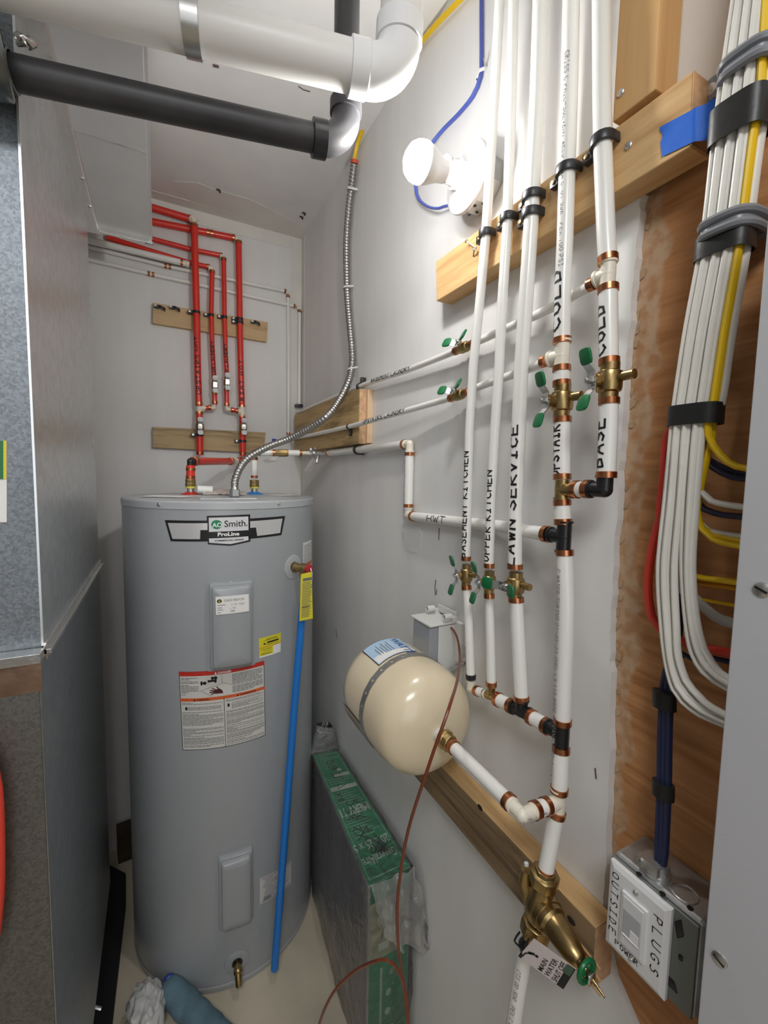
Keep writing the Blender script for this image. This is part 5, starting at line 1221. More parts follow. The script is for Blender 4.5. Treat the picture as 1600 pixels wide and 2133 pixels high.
# supply duct under the ceiling
DU = empty('supply_duct', 'flat galvanised duct running under the ceiling to the back wall', 'duct', V((-.64, -.9, 2.14)))
xr = -.559; yfar = -.345
MB().box((-1.38, -1.6, 2.14), (xr, yfar, 2.40)).build('duct_body', GALVD if 'GALVD' in globals() else mat('grey duct sheet', (.76, .76, .765), .42, .7, var=.12, vscale=4), DU, smooth=False, bevel=.001)
MB().box((xr, -1.6, 2.142), (xr+.006, yfar+.002, 2.165)).build('edge_flange', mat('light sheet flange', (.68, .68, .68), .4, .7), DU, smooth=False)
MB().box((DX-.01, -1.05, 2.125), (DX+.022, yfar+.01, 2.1395)).build('foil_taped_joint', FOIL, DU, smooth=False, bevel=.003)
MB().box((DX+.01, yfar, 2.130), (xr+.004, yfar+.012, 2.17)).build('end_cleat', FOIL, DU, smooth=False, bevel=.001)
MB().box((DX+.002, -.74, 2.1385), (xr-.001, -.7385, 2.1398)).build('seam', GALVB, DU, smooth=False)
MB().ball((xr-.004, yfar+.008, 2.134), .011, 10, 6, (1.6, .8, .6)).build('foil_crumple', FOIL, DU)
for yy in (-.93, -.60, -.48):
    MB().ball((DX+.016, yy, 2.1245), .0045, 8, 5, (1, 1, .5)).build('sheet_metal_screw', STEEL, DU)
# black drain pipe
br1 = Z(20, 150, 1.965); bl_l = br1
b_e = Z(655, 288, 1.985); bdir = (br1-b_e).normalized()
RB = .0198
BP = empty('black_drain_pipe', 'long black plastic pipe sloping across below the duct', 'pipe', b_e)
MB().tube([br1+bdir*.06, b_e], RB, 28).build('tube', ABS, BP)
MB().lathe([(RB+.003, 0), (RB+.0034, .03), (RB+.001, .031)], Z(8, 145, 1.965)+bdir*.02, -bdir, 28, cap=False).build('left_coupling', mat('dark grey coupling', (.05, .055, .055), .3), BP)
up = Z(712, 236, 2.015)
co = Z(695, 290, 1.99)
arc = []
R_ = .040; dirp = -bdir
cv_ = min((b_e+dirp*(.03+.002*i) for i in range(60)), key=lambda p: abs(_proj(p)[0]-719)); c0 = cv_-dirp*R_
for i in range(13):
    t = PI/2*i/12; arc.append(c0+W*R_+dirp*R_*math.sin(t)-W*R_*math.cos(t))
MB().tube([c0-dirp*.006]+arc+[arc[-1]+W*.01], RB+.0028, 26).build('elbow_fitting', ABS, BP)
MB().lathe([(RB+.001, -.004), (RB+.006, -.003), (RB+.006, .018), (RB+.003, .019)], c0-dirp*.010, dirp, 28).build('elbow_socket', BLK, BP)
MB().lathe([(RB+.001, 0), (RB+.0055, .001), (RB+.0055, .020), (RB+.002, .021)], arc[-1]+W*.004, W, 28).build('elbow_socket', ABS, BP)
MB().tube([arc[-1], V((arc[-1].x, arc[-1].y, H-.001))], RB, 28).build('vertical_tube', ABS, BP)
# white vent pipe
wa = Z(735, 141, 2.03); wl = Z(300, 30, 2.03); wdir = (wl-wa).normalized(); RWp = .0288
WP = empty('white_vent_pipe', 'white plastic vent pipe crossing under the ceiling with a bright elbow', 'pipe', wa)
MB().tube([wa, wa+wdir*.50], RWp, 32).build('tube', PVC, WP)
MB().lathe([(RWp, -.001), (RWp+.004, 0), (RWp+.004, .024), (RWp+.002, .026)], wa+wdir*.004, -wdir, 32).build('elbow_socket', PVCE, WP)
dv = -wdir; R_ = .042; c0 = wa+dv*.022; arc = []
upd = V((.0, -.10, 1)).normalized()
for i in range(15):
    t = PI/2*i/14; arc.append(c0+upd*R_+dv*R_*math.sin(t)-upd*R_*math.cos(t))
MB().tube([wa+dv*.012]+arc, RWp+.0022, 32).build('elbow_fitting', PVCE, WP)
MB().lathe([(RWp, 0), (RWp+.0045, .001), (RWp+.0045, .026), (RWp+.001, .027)], arc[-1], upd, 32).build('elbow_socket', PVCE, WP)
MB().tube([arc[-1]+upd*.01, arc[-1]+upd*((H-.002-arc[-1].z)/upd.z)], RWp, 28).build('vertical_tube', PVC, WP)
MB().obox(arc[-1]+upd*.075+V((-.012, -RWp*.9, 0)), (.010, 0, 0), (0, .002, 0), (0, 0, .010)).build('orange_print_patch', ORP, WP)
# metal hanger strap
ps = wa+wdir*((Z(402, 60, 2.03)-wa).dot(wdir)); HS = empty('metal_hanger_strap', 'flat metal strap holding the white vent pipe to the ceiling', 'strap', ps)
nrm_ = wdir.cross(W).normalized()
path = [ps+nrm_*(RWp+.003)+W*(H-.002-ps.z)]+[ps+nrm_*(RWp+.0015)*math.cos(t)-W*(RWp+.0015)*math.sin(t) for t in [PI*i/14 for i in range(15)]]+[ps-nrm_*(RWp+.003)+W*(H-.002-ps.z)]
MB().ribbon(path, wdir, .020, .0012).build('strap_band', mat('brushed strap', (.52, .52, .51), .35, .9), HS)
# metal collar at the upper left
cc = Y(10, 120, -1.115)
RC = empty('round_duct_collar', 'dark crimped metal duct collar at the upper left above the black pipe', 'duct collar', cc)
MB().lathe([(.040, -.05), (.042, 0), (.044, .004), (.042, .02), (.038, .022)], Y(-35, 110, -1.13), (1, .1, .15), 20, cap=False).build('collar', mat('dark crimped steel', (.16, .18, .17), .25, .9, bump=.5, bscale=20), RC)
fw_ = MB().ball(Y(55, 88, -1.10), .010, 16, 12, (1.2, .6, .8))
fw_.v = [v+V((noise.noise(v*160), noise.noise(v*160+V((5, 1, 2))), noise.noise(v*160+V((1, 7, 3)))))*.006 for v in fw_.v]
fw_.build('foil_wad', FOIL, RC)
# red coil hanging at the left edge
rc = [Y(a_-15, b_, -1.12) for a_, b_ in ((-14, 1570), (3, 1640), (8, 1720), (9, 1800), (8, 1860), (2, 1930), (-10, 2000))]
thing(MB().tube(smooth_path(rc, .02), .009, 12).build('red_hanging_cable', CABR), 'red cable hanging in front of the plenum at the left edge', 'cable')
# dark things by the plenum foot
sl0 = Z(195, 2133, .0); 
BB = MB().prism([Z(150, 2150, .0), Z(233, 2150, .0), Z(262, 1895, .0), Z(262, 1830, 0), V((DX-.06, -.06, 0)), V((DX-.08, -.5, 0))], (0, 0, .022))
thing(BB.build('black_floor_slab', mat('black foam', (.012, .012, .014), .8), smooth=False, bevel=.002), 'black slab lying on the floor along the foot of the plenum', 'slab')
thing(MB().box((DX-.6, -1.0, .0225), (DX-.05, -.42, .199)).build('plenum_stand', mat('dark stand', (.02, .02, .02), .8), smooth=False), 'dark support stand under the plenum', 'stand')
q = Z(262, 1775, .0)
thing(MB().obox((q.x+.03, -.045, .06), (.055, .006, 0), (-.004, .030, 0), (0, 0, .06)).build('dark_wood_block', mat('dark brown wood', (.07, .045, .025), .8, var=.4, vscale=14), smooth=False, bevel=.003), 'dark brown wood offcut standing behind the heater at the left', 'wood block')
MB_ = MB(); c = Z(163, 2118, .03)
MB_.lathe([(.014, 0), (.016, .003), (.016, .010), (.013, .012), (.010, .010), (.010, 0)], c, (.3, -.4, 1), 20, cap=False)
thing(MB_.tube([c+V((.012, 0, .006)), c+V((.035, .005, .0)), c+V((.05, .0, -.008))], .006, 10).build('metal_clamp', CHR), 'small shiny metal clamp on the floor at the plenum foot', 'clamp')

# ================================================================ grey panel at the right
pe = X(1505, 1560, -.10).y
GP = empty('electrical_panel', 'tall light grey steel electrical panel at the right edge', 'panel', V((-.05, pe-.19, .70)))
MB().box((-.098, pe-.40, .70), (-.004, pe-.012, 1.72)).build('panel_box', PANEL, GP, smooth=False)
MB().box((-.102, pe-.41, .69), (-.098, pe, 1.73)).build('front_cover', PANEL, GP, smooth=False, bevel=.0012)
for q, t in (((1588, 1228), 0), ((1500, 1998), 1)):
    P = X(*q, -.102); MB().lathe([(.0065, 0), (.0062, .0012), (.004, .0024), (.001, .0028)], P, (-1, 0, 0), 20).build('cover_screw', STEEL, GP)
    MB().obox(P+XN*.0027, (.0003, 0, 0), (0, .0045, .002), (0, -.0004, .0009)).build('screw_slot', BLACKP, GP)
# ================================================================ cable bundle
XB = -.045
def lerp_poly(A, y):
    for i in range(len(A)-1):
        if A[i][1] <= y <= A[i+1][1]: t = (y-A[i][1])/max(1e-6, A[i+1][1]-A[i][1]); return A[i][0]+(A[i+1][0]-A[i][0])*t
    return A[0][0] if y < A[0][1] else A[-1][0]
A1_ = [(1527, 0), (1497, 197), (1485, 295), (1469, 443), (1457, 525), (1426, 689), (1403, 841), (1399, 881), (1383, 1043), (1369, 1184), (1376, 1305), (1387, 1385), (1401, 1438), (1421, 1466), (1461, 1494), (1512, 1514)]
B1_ = [(1564, 0), (1539, 197), (1526, 295), (1507, 443), (1497, 525), (1466, 689), (1442, 841), (1434, 881), (1422, 1043), (1411, 1184), (1414, 1305), (1417, 1365), (1433, 1414), (1446, 1432), (1470, 1459), (1512, 1486)]
A2_ = [(1564, 0), (1539, 197), (1526, 295), (1507, 443), (1497, 525), (1466, 689), (1442, 841), (1434, 881), (1421, 1043), (1419, 1184), (1428, 1305), (1438, 1361), (1461, 1402), (1487, 1422), (1518, 1439)]
B2_ = [(1592, 0), (1572, 197), (1562, 295), (1544, 443), (1531, 525), (1502, 689), (1479, 841), (1470, 881), (1456, 1043), (1447, 1184), (1455, 1285), (1473, 1353), (1490, 1380), (1503, 1397), (1521, 1410)]
def cable(pts, m, label, flat=(.0052, .0033), group=None, extra=None):
    p = smooth_path(pts, .008); o = MB().tube(p, 0, 10, flat=flat, ref=(1, .0, 0)).build('cable', m)
    return thing(o, label, 'cable', group)
ordw = ['first', 'second', 'third', 'fourth', 'fifth', 'sixth', 'seventh']
def up_ext(p0, p1, L=.52):    # carry on above the frame to the ceiling
    d = (p0-p1).normalized(); d.x = 0; t = (H-.002-p0.z)/d.z; return p0+d*t*.98
idx = 0
for (A, B, n_, tag_) in ((A1_, B1_, 4, 'outer loop'), (A2_, B2_, 3, 'inner loop')):
    for i in range(n_):
        f = (i+.5)/n_; pts = [X(A[k][0]+(B[k][0]-A[k][0])*f, A[k][1]+(B[k][1]-A[k][1])*f, XB-(.003 if i % 2 else 0)) for k in range(len(A))]
        pts = [up_ext(pts[0], pts[1])]+pts; e_ = pts[-1]; pts.append(V((e_.x, e_.y-.05, e_.z-.004)))
        pts = [p+V((0, 0, 0)) for p in pts]
        cable(pts, CABW, f'{ordw[idx]} white flat cable from the left in the bundle, {tag_}', group='white cables of the bundle'); idx += 1
# hidden back layer of the bundle gives it depth
ylw = [(1598, 0), (1586, 197), (1570, 295), (1551, 443), (1541, 525), (1512, 689), (1489, 841), (1478, 881)]
def ypts(dx, tail, x0=XB): return [X(a_+dx, b_, x0) for a_, b_ in ylw]+[X(a_, b_, c_) for a_, b_, c_ in tail]
def ent(pts):
    e_ = pts[-1]; pts.append(V((e_.x, min(e_.y-.03, pe-.02), e_.z))); return [up_ext(pts[0], pts[1])]+pts
cable(ent(ypts(-3, [(1476, 905, -.042), (1487, 930, -.038), (1516, 962, -.034), (1562, 977, -.032)])), CABY, 'front yellow cable in the bundle bending right into panel top')
cable(ent(ypts(6, [(1484, 905, -.034), (1462, 1000, -.032), (1452, 1063, -.03), (1463, 1103, -.028), (1487, 1124, -.028), (1548, 1139, -.028)], -.036)), CABY, 'second yellow cable in the bundle entering the panel mid height')
cable(ent(ypts(8, [(1480, 905, -.026), (1462, 1000, -.026), (1450, 1063, -.025), (1458, 1095, -.022), (1483, 1112, -.022), (1548, 1128, -.022)], -.030)), CABY, 'third yellow cable behind, entering panel mid height')
cable(ent([X(a_+14, b_, -.034) for a_, b_ in ylw[:7]]+[X(1480, 881, -.03), X(1455, 960, -.026), X(1449, 1050, -.024), X(1452, 1085, -.022), X(1475, 1105, -.020), X(1548, 1118, -.020)]), CABW, 'rearmost white cable beside the yellow ones at the right of the bundle')
cable(ent([X(a_+2, b_, -.022) for a_, b_ in ylw[:7]]+[X(1472, 905, -.024), X(1465, 950, -.024), X(1505, 985, -.024), X(1560, 998, -.024)]), CABN, 'upper navy cable bending right under the yellow one')
cable(ent([X(a_-4, b_, -.016) for a_, b_ in ylw[:7]]+[X(1468, 905, -.018), X(1466, 946, -.018), X(1505, 974, -.018), X(1560, 989, -.018)]), CABN, 'thin navy cable just beneath the top yellow bend')
cable(ent([X(a_-20, b_, -.030) for a_, b_ in ylw[:7]]+[X(1456, 905, -.03), X(1450, 990, -.03), X(1458, 1023, -.03), X(1482, 1044, -.03), X(1556, 1057, -.03)]), CABW, 'white cable bending right between two navy cables')
cable(ent([X(a_-24, b_, -.022) for a_, b_ in ylw[:7]]+[X(1452, 905, -.02), X(1444, 1000, -.02), X(1454, 1048, -.024), X(1490, 1069, -.024), X(1556, 1077, -.024)]), CABN, 'lower navy cable bending right under a white cable')
cable(ent([X(a_-60, b_, -.028) for a_, b_ in ylw[:7]]+[X(1420, 905, -.024), X(1405, 1040, -.022), X(1400, 1130, -.02), X(1415, 1180, -.02), X(1450, 1201, -.02), X(1540, 1214, -.02)]), CABY, 'yellow cable crossing low behind the white loops into panel')
cable(ent([X(a_-64, b_, -.020) for a_, b_ in ylw[:7]]+[X(1418, 905, -.018), X(1400, 1040, -.016), X(1396, 1150, -.014), X(1415, 1192, -.014), X(1450, 1212, -.014), X(1540, 1226, -.014)]), mat('orange yellow cable jacket', (.62, .27, .01), .4), 'orange yellow cable crossing low behind the white loops')
cable(ent([X(a_-50, b_, -.020) for a_, b_ in ylw[:7]]+[X(1425, 905, -.016), X(1410, 1100, -.014), X(1410, 1210, -.012), X(1452, 1250, -.012), X(1490, 1284, -.012), X(1532, 1300, -.012)]), mat('grey white cable jacket', (.48, .46, .42), .45), 'single grey white cable sagging behind the inner loop', flat=(.0035, .0062))
cable(ent([X(a_-45, b_, -.018) for a_, b_ in ylw[:7]]+[X(1392, 905, -.028), X(1383, 1000, -.026), X(1376, 1055, -.026), X(1376, 1075, -.024)]+[X(1357, 1152, -.022), X(1350, 1224, -.020), X(1358, 1285, -.020), X(1376, 1310, -.018), X(1417, 1335, -.018), X(1481, 1353, -.018), X(1526, 1362, -.018)]), CABR, 'red cable bulging out left of the white loops', flat=(.0055, .0050))
cable(ent([X(a_-50, b_, -.012) for a_, b_ in ylw[:7]]+[X(1390, 905, -.022), X(1380, 1000, -.020), X(1374, 1060, -.018), X(1392, 1140, -.014), X(1405, 1200, -.012), X(1430, 1240, -.012), X(1536, 1262, -.010)]), CABY, 'thin yellow cable showing along the left side of bundle', flat=(.003, .002))
for i, dx in enumerate((-9, 0, 9)):
    cable(ent([X(a_-40+dx*.4, b_, -.006) for a_, b_ in ylw[:7]]+[X(1420+dx*.4, 905, -.010), X(1417+dx*.4, 1224, -.010), X(1410+dx*.4, 1330, -.010), X(1392+dx, 1418, -.012), X(1386+dx, 1500, -.016), X(1383+dx, 1650, -.024), X(1378+dx*.9, 1775, -.032), X(1376+dx*.7, 1800, -.034)])[:-1], CABN, ('left', 'middle', 'right')[i]+' navy cable of the three running down to the switch box', flat=(.0045, .0036), group='navy cables to the switch box')
cable([X(1440, 1372, -.012), X(1424, 1362, -.012), X(1412, 1378, -.011), X(1404, 1410, -.011), X(1396, 1440, -.012)][::-1]+[X(1460, 1366, -.012), X(1522, 1379, -.012), X(1560, 1386, -.012)], CABN, 'navy cable arching from the down run right into the panel', flat=(.003, .003))
thing(MB().tube([X(1383, 1440, -.018), X(1384, 1475, -.018)], 0, 16, flat=(.009, .0135), ref=(1, 0, 0)).build('black_tape_band', TAPE), 'black tape wrapped on the navy cables halfway down', 'tape')
thing(MB().tube([X(1382, 1630, -.024), X(1381, 1660, -.025)], 0, 16, flat=(.009, .0125), ref=(1, 0, 0)).build('black_tape_band', TAPE), 'black tape wrapped on the navy cables above the switch box', 'tape')
def band(px_l, px_r, py_l, py_r, hgt, m, name, label, cat, xc=-.038, bx=.0195, tilt=0):
    a_ = X(px_l, py_l, xc); b_ = X(px_r, py_r, xc); c = (a_+b_)/2; hw_ = abs(a_.y-b_.y)/2; z = c.z
    pts = []
    for i in range(33):
        t = 2*PI*i/32; cx_, sy = math.cos(t), math.sin(t)
        ex_ = abs(sy)**.6*(1 if sy > 0 else -1); ey = abs(cx_)**.6*(1 if cx_ > 0 else -1)
        pts.append(V((xc-bx*ex_, c.y+hw_*ey, z+tilt*ey)))
    return thing(MB().ribbon(pts[::-1], W, hgt, .0012).build(name, m), label, cat)
band(1486, 1606, 268, 240, .034, TAPE, 'black_tape_band', 'black tape band around the bundle between the two grey straps', 'tape')
band(1455, 1570, 520, 500, .022, TAPE, 'black_tape_band', 'black tape band around the bundle just under lower grey strap', 'tape', bx=.0170)
band(1399, 1503, 864, 866, .0215, TAPE, 'black_tape_band', 'black tape band around the bundle above the branching cables', 'tape', bx=.0165)
def gstrap(pl_, pr_, lug, label, lpx, lx):
    # moulded two-ridge strap over the bundle
    a_ = X(*pl_, -.03); b_ = X(*pr_, -.03); z = (a_.z+b_.z)/2; c = (a_+b_)/2; hw_ = abs(a_.y-b_.y)/2+.003
    e = empty('cable_strap', label, 'strap', V((-.01, c.y, z-.012)))
    path = [V((.010, c.y+hw_, z)), V((-.01, c.y+hw_, z))]
    for i in range(17):
        t = PI*i/16; ex_ = math.sin(t)**.55; ey = math.copysign(abs(math.cos(t))**.6, math.cos(t))
        path.append(V((-.018-.038*ex_, c.y+hw_*ey, z)))
    path += [V((-.01, c.y-hw_, z)), V((.010, c.y-hw_, z))]
    MB().ribbon(path[::-1], W, .018, .003).tube([p+W*.006 for p in path], .0042, 8).tube([p-W*.006 for p in path], .0042, 8).build('strap_body', GREYP, e)
    sg = 1 if lug > 0 else -1
    P = X(*lpx, lx-.005); P.x = lx
    MB().lathe([(.0135, -.006), (.0135, .003), (.012, .005), (.009, .0052)], P, (-1, 0, 0), 24).obox(P+V((0, -sg*.010, 0)), (.006, 0, 0), (0, .010, 0), (0, 0, .0115)).build('lug', GREYP, e)
    screw(P+XN*.0054, (-1, 0, 0), .0068, e)
gstrap((1522, 165), (1625, 120), 1, 'upper grey plastic strap over the bundle with lug at left', (1479, 188), -.006)
gstrap((1480, 490), (1578, 468), -1, 'lower grey plastic strap over the bundle with lug at right', (1586, 462), -.006)
# blue tape
bt1 = [X(1377, 263, -.0392), X(1441, 229, -.0392), X(1492, 204, -.030), X(1489, 288, -.030), X(1441, 297, -.0392), X(1378, 327, -.0392)]
mb = MB(); n_ = 8; L1 = [(1377, 263), (1441, 229), (1441, 297), (1378, 327)]
r_ = random.Random(2)
def bq(qd, u, v): a_, b_, c_, d_ = qd; return a_.lerp(b_, u).lerp(d_.lerp(c_, u), v)
Qa = [bt1[0], bt1[1], bt1[4], bt1[5]]; Qb = [bt1[1], bt1[2], bt1[3], bt1[4]]
for Q in (Qa, Qb):
    k = len(mb.v)
    for j in range(9):
        for i in range(9):
            p = bq(Q, i/8, j/8); tear = (r_.uniform(-.0015, .0015) if i == 0 and Q is Qa else 0); bul = .0012*math.sin(i*1.1)*(1 if Q is Qb else 0); mb.v.append(p+V((-bul, tear, 0)))
    for j in range(8):
        for i in range(8): mb.f.append((k+j*9+i, k+j*9+i+1, k+j*9+i+10, k+j*9+i+9))
thing(mb.build('blue_tape_strip', BTAPE, ang=1.0), 'strip of blue painter tape from the beam end to the cables', 'tape')

# ================================================================ metal switch box
fx = -.056
tlp = X(1272, 1787, -.062); trp = X(1400, 1900, -.062); brp = X(1382, 2085, -.062); blp = X(1260, 1960, -.062)
ytl, ytr = (tlp.y+blp.y)/2, (trp.y+brp.y)/2; ztp, zbp = (tlp.z+trp.z)/2, (blp.z+brp.z)/2
EB = empty('switch_box', 'galvanised box with white plate marked OUTSIDE PLUGS on plywood', 'switch box', V((-.02, (ytl+ytr)/2, zbp)))
zb_t = ztp+.004; zb_b = zbp+.002; yb1, yb2 = ytl+.003, ytr-.028
MB().box((fx+.004, yb1, zb_b), (.0128, yb2, zb_t)).build('metal_box', GALVB, EB, smooth=False, bevel=.006, seg=3)
MB().box((fx, ytl+.002, zb_b+.001), (fx+.0038, yb2+.004, zb_t-.003)).build('cover_ring', mat('dull grey green steel', (.20, .22, .21), .5, .5), EB, smooth=False, bevel=.001)
for (a_, b_) in ((1331, 1821), (1380, 1862), (1438, 1892)): MB().lathe([(.0032, 0), (.0032, .0007)], Z(a_, b_, zb_t), W, 12).build('box_hole', BLACKP, EB)
kc = Z(1427, 1862, zb_t)
MB().lathe([(.0125, 0), (.0125, .0008), (.011, .0009), (.011, .0001)], kc, W, 24).build('knockout', GALVB, EB)
MB().tube([kc+V((math.cos(t)*.0125, math.sin(t)*.0125, .0006)) for t in [2*PI*i/24 for i in range(25)]], .0006, 6, cap=False).build('knockout_rim', STEEL, EB)
for (q, a_, b_) in (((1415, 1935), (0, .003, -.004), (0, .002, .008)), ((1418, 1995), (0, .002, 0), (0, 0, .003)), ((1398, 2048), (0, .005, 0), (0, .002, .005))): MB().obox(X(*q, fx-.0004), (.0004, 0, 0), a_, b_).build('cover_slot', BLACKP, EB, bevel=.0009)
cxn = Z(1368, 1815, zb_t); cxn.x = -.034
MB().lathe([(.0155, -.001), (.0155, .004), (.014, .005), (.014, .016)], cxn, W, 20).obox(cxn+V((-.012, .002, .012)), (.004, 0, 0), (0, .012, 0), (0, 0, .006)).build('cable_connector', mat('cast zinc', (.6, .6, .58), .35, .9), EB)
MB().lathe([(.0035, 0), (.0035, .006)], cxn+V((-.016, .009, .013)), (-1, 0, 0), 8).build('connector_screw', STEEL, EB)
PX_ = -.062
U_ = V((0, -1, 0)); V_ = W
PWd, PHt = ytl-ytr, ztp-zbp
O_ = V((PX_, ytl, zbp))
mb = MB()
mb.add([(fx, ytl, zbp), (fx, ytr, zbp), (fx, ytr, ztp), (fx, ytl, ztp), (PX_+.001, ytl, zbp), (PX_+.001, ytr, zbp), (PX_+.001, ytr, ztp), (PX_+.001, ytl, ztp),
        (PX_-.0015, ytl-.006, zbp+.006), (PX_-.0015, ytr+.006, zbp+.006), (PX_-.0015, ytr+.006, ztp-.006), (PX_-.0015, ytl-.006, ztp-.006)],
       [(0, 1, 2, 3), (0, 1, 5, 4), (1, 2, 6, 5), (2, 3, 7, 6), (3, 0, 4, 7), (4, 5, 9, 8), (5, 6, 10, 9), (6, 7, 11, 10), (7, 4, 8, 11), (8, 9, 10, 11)])
SPL = mb.build('switch_plate', PLATE, EB, smooth=False, bevel=.0006)
OF = V((PX_-.0015, ytl, zbp)); fp_ = lambda u, v, o=0: OF+U_*u+V_*v-V((.0003+o, 0, 0))
fq = lambda u, v: fp_(u*PWd, v*PHt)
def plate_box(u0, u1, v0, v1, h, h0, m, nm): return MB().box(OF+U_*u0*PWd+V_*v0*PHt-V((h0, 0, 0)), OF+U_*u1*PWd+V_*v1*PHt-V((h, 0, 0))).build(nm, m, SPL, smooth=False, bevel=.0006)
plate_box(.27, .69, .20, .80, .0030, -.001, PLATE, 'switch_frame')
plate_box(.31, .65, .23, .77, .0045, .0030, mat('switch face', (.68, .68, .69), .4), 'switch_face')
plate_box(.34, .62, .36, .64, .0052, .0045, mat('timer window', (.42, .42, .44), .35), 'switch_window')
plate_box(.34, .62, .355, .365, .0066, .0045, PLATE, 'window_rim')
plate_box(.47, .61, .37, .47, .0058, .0052, PLATE, 'rocker_button')
for v in (.885, .115):
    P = fq(.48, v); screw(P+XN*.0002, (-1, 0, 0), .003, EB, 'plate_screw')
def plate_text(t, u_, v_, h, wdt, down=True, sp=1.0, wx=1.0):
    ps, L = hand(t, h, wdt, sp, .3, wx)
    if down: lay([[(u_*PWd+b, v_*PHt-a) for a, b in p] for p in ps], lambda u, v: fp_(u, v), 'handwriting', INK, SPL)
    else: lay([[(u_*PWd+a, v_*PHt+b) for a, b in p] for p in ps], lambda u, v: fp_(u, v), 'handwriting', INK, SPL)
plate_text('OUTSIDE', .07, .90, .0085, .0011, True, 1.35, 1.1); plate_text('PLUGS', .77, .83, .0095, .0012, True, 1.55, 1.1)
plate_text('POWER', .20, .10, .0065, .0010, False, 1.0, .9)
hp, L = hand('0 .', .004, .0006); lay(shift(hp, .40*PWd, .58*PHt), lambda u, v: fp_(u, v, .0038), 'handwriting', INK, SPL)

# ================================================================ wrapped furnace filter carton
zf = .51
ca_ = [Z(768, 1846, zf), Z(857, 1803, zf), Z(706, 1562, zf), Z(652, 1572, zf)]   # near-left, near-right, far-right, far-left
for p in ca_: p.x = min(p.x, -.022)
FB = empty('filter_carton', 'long green topped furnace filter carton wrapped in clear plastic beside heater', 'carton', (ca_[0]+ca_[2])/2-W*zf)
lo_ = [V((p.x, p.y, .002)) for p in ca_]
k_ = MB(); k_.add(lo_+[p.copy() for p in ca_], [(0, 3, 2, 1), (4, 5, 6, 7), (0, 1, 5, 4), (1, 2, 6, 5), (2, 3, 7, 6), (3, 0, 4, 7)])
k_.build('filter_body', mat('grey filter media', (.50, .46, .475), .7, var=.3, vscale=3, stretch=(1, 6, 1)), FB, smooth=False, bevel=.001)
FG = mat('green carton print', (.015, .29, .13), .45)
FGL = mat('pale green print', (.40, .60, .47), .5)
FW = mat('off white carton print', (.66, .70, .64), .5)
# top print: u across (left -> right as seen), v away from camera
TO, TU, TV_ = ca_[0], (ca_[1]-ca_[0]), (ca_[3]-ca_[0])
TU2 = (ca_[2]-ca_[3])
def ftop(off): return lambda u, v: TO+TV_*v+(TU*(1-v)+TU2*v)*u+W*off
lay([rect(0, 0, 1, 1)], ftop(.0006), 'green_top_panel', FG, FB)
bd = .03
lay([rect(.05, .02, .065, .98), rect(.935, .02, .95, .98), rect(.05, .02, .95, .026), rect(.05, .975, .95, .98)], ftop(.0011), 'white_border_line', FGL, FB)
lay([rect(.08, .62, .94, .655), [(.40, .74), (.94, .735), (.94, .765), (.40, .77)], circ(.66, .80, .09, 16, .016)], ftop(.0012), 'white_panel', FW, FB)
TL_ = TV_.length; TWd = TU.length; asp = TWd/TL_
def rtop(text, u_end, v_base, hgt, name, m, bold=.01, xs=1.0, off=.0013):   # printed upside down: reads from the right, top towards camera
    ps, L = typed(text, 1, bold); k = hgt/.72
    lay([[(u_end-a*k*xs/TWd*TL_*1.0, v_base-b*k) for a, b in p] for p in ps], ftop(off), name, m, FB)
rtop('GeneralAire', .92, .135, .052, 'carton_lettering', FW, .01, .52); rtop('20 x 25 x 5', .93, .225, .052, 'carton_lettering', FW, .02, .62)
rtop('MERV 11', .92, .475, .062, 'carton_lettering', FW, .035, .62)
rg = random.Random(9)
lay([rect(.10+.05*rg.random(), v/100, .55+.37*rg.random(), v/100+.004) for v in list(range(26, 44, 2))+list(range(50, 62, 2))+list(range(68, 73, 2))+list(range(83, 96, 2))], ftop(.0012), 'carton_small_print', FGL, FB)
def mark(t, u_, v_, h, rot=1):
    ps, L = hand(t, h, .0026, 1.0, .6)
    lay([[(u_-b/TWd, v_-a/TL_) for a, b in p] for p in ps] if rot else [[(u_+a/TWd, v_+b/TL_) for a, b in p] for p in ps], ftop(.0016), 'marker_writing', INK, FB)
mark('2BIL7', .62, .90, .030); mark('X4', .34, .60, .022); mark('2 X 453', .66, .52, .034); mark('24 SX', .42, .46, .026)
rs_ = random.Random(3); scr = []
pp = [(.45+.32*rs_.random(), .12+.09*rs_.random()) for _ in range(26)]
for i in range(25):
    a_, b_ = V((pp[i][0]*TWd, pp[i][1]*TL_)), V((pp[i+1][0]*TWd, pp[i+1][1]*TL_)); scr.append([(p[0]/TWd, p[1]/TL_) for p in seg_quad(a_, b_, .0022)])
lay(scr, ftop(.0017), 'scribble', INK, FB)
# near end panel
EO = lo_[0]; EU = lo_[1]-lo_[0]; nrm_ = EU.cross(W).normalized()
fe = lambda off: (lambda u, v: EO+EU*u+W*v*(zf-.002)+nrm_*off)
lay([rect(.04, 0, .98, .60), rect(.04, .90, .98, .995)], fe(.0006), 'green_end_panel', FG, FB)
lay([rect(.04, .60, .98, .90)], fe(.0006), 'pale_end_panel', mat('pale olive card', (.42, .43, .30), .6), FB)
lay([circ(.35, .80, .14, 9, .05), circ(.62, .74, .16, 8, .04), rect(.25, .64, .5, .68)], fe(.0010), 'end_print', FW, FB)
lay([circ(.5+.2*rg.random(), .1+.1*i, .07, 7, .02) for i in range(5)]+[rect(.3, .22, .36, .55)], fe(.0010), 'end_print', FGL, FB)
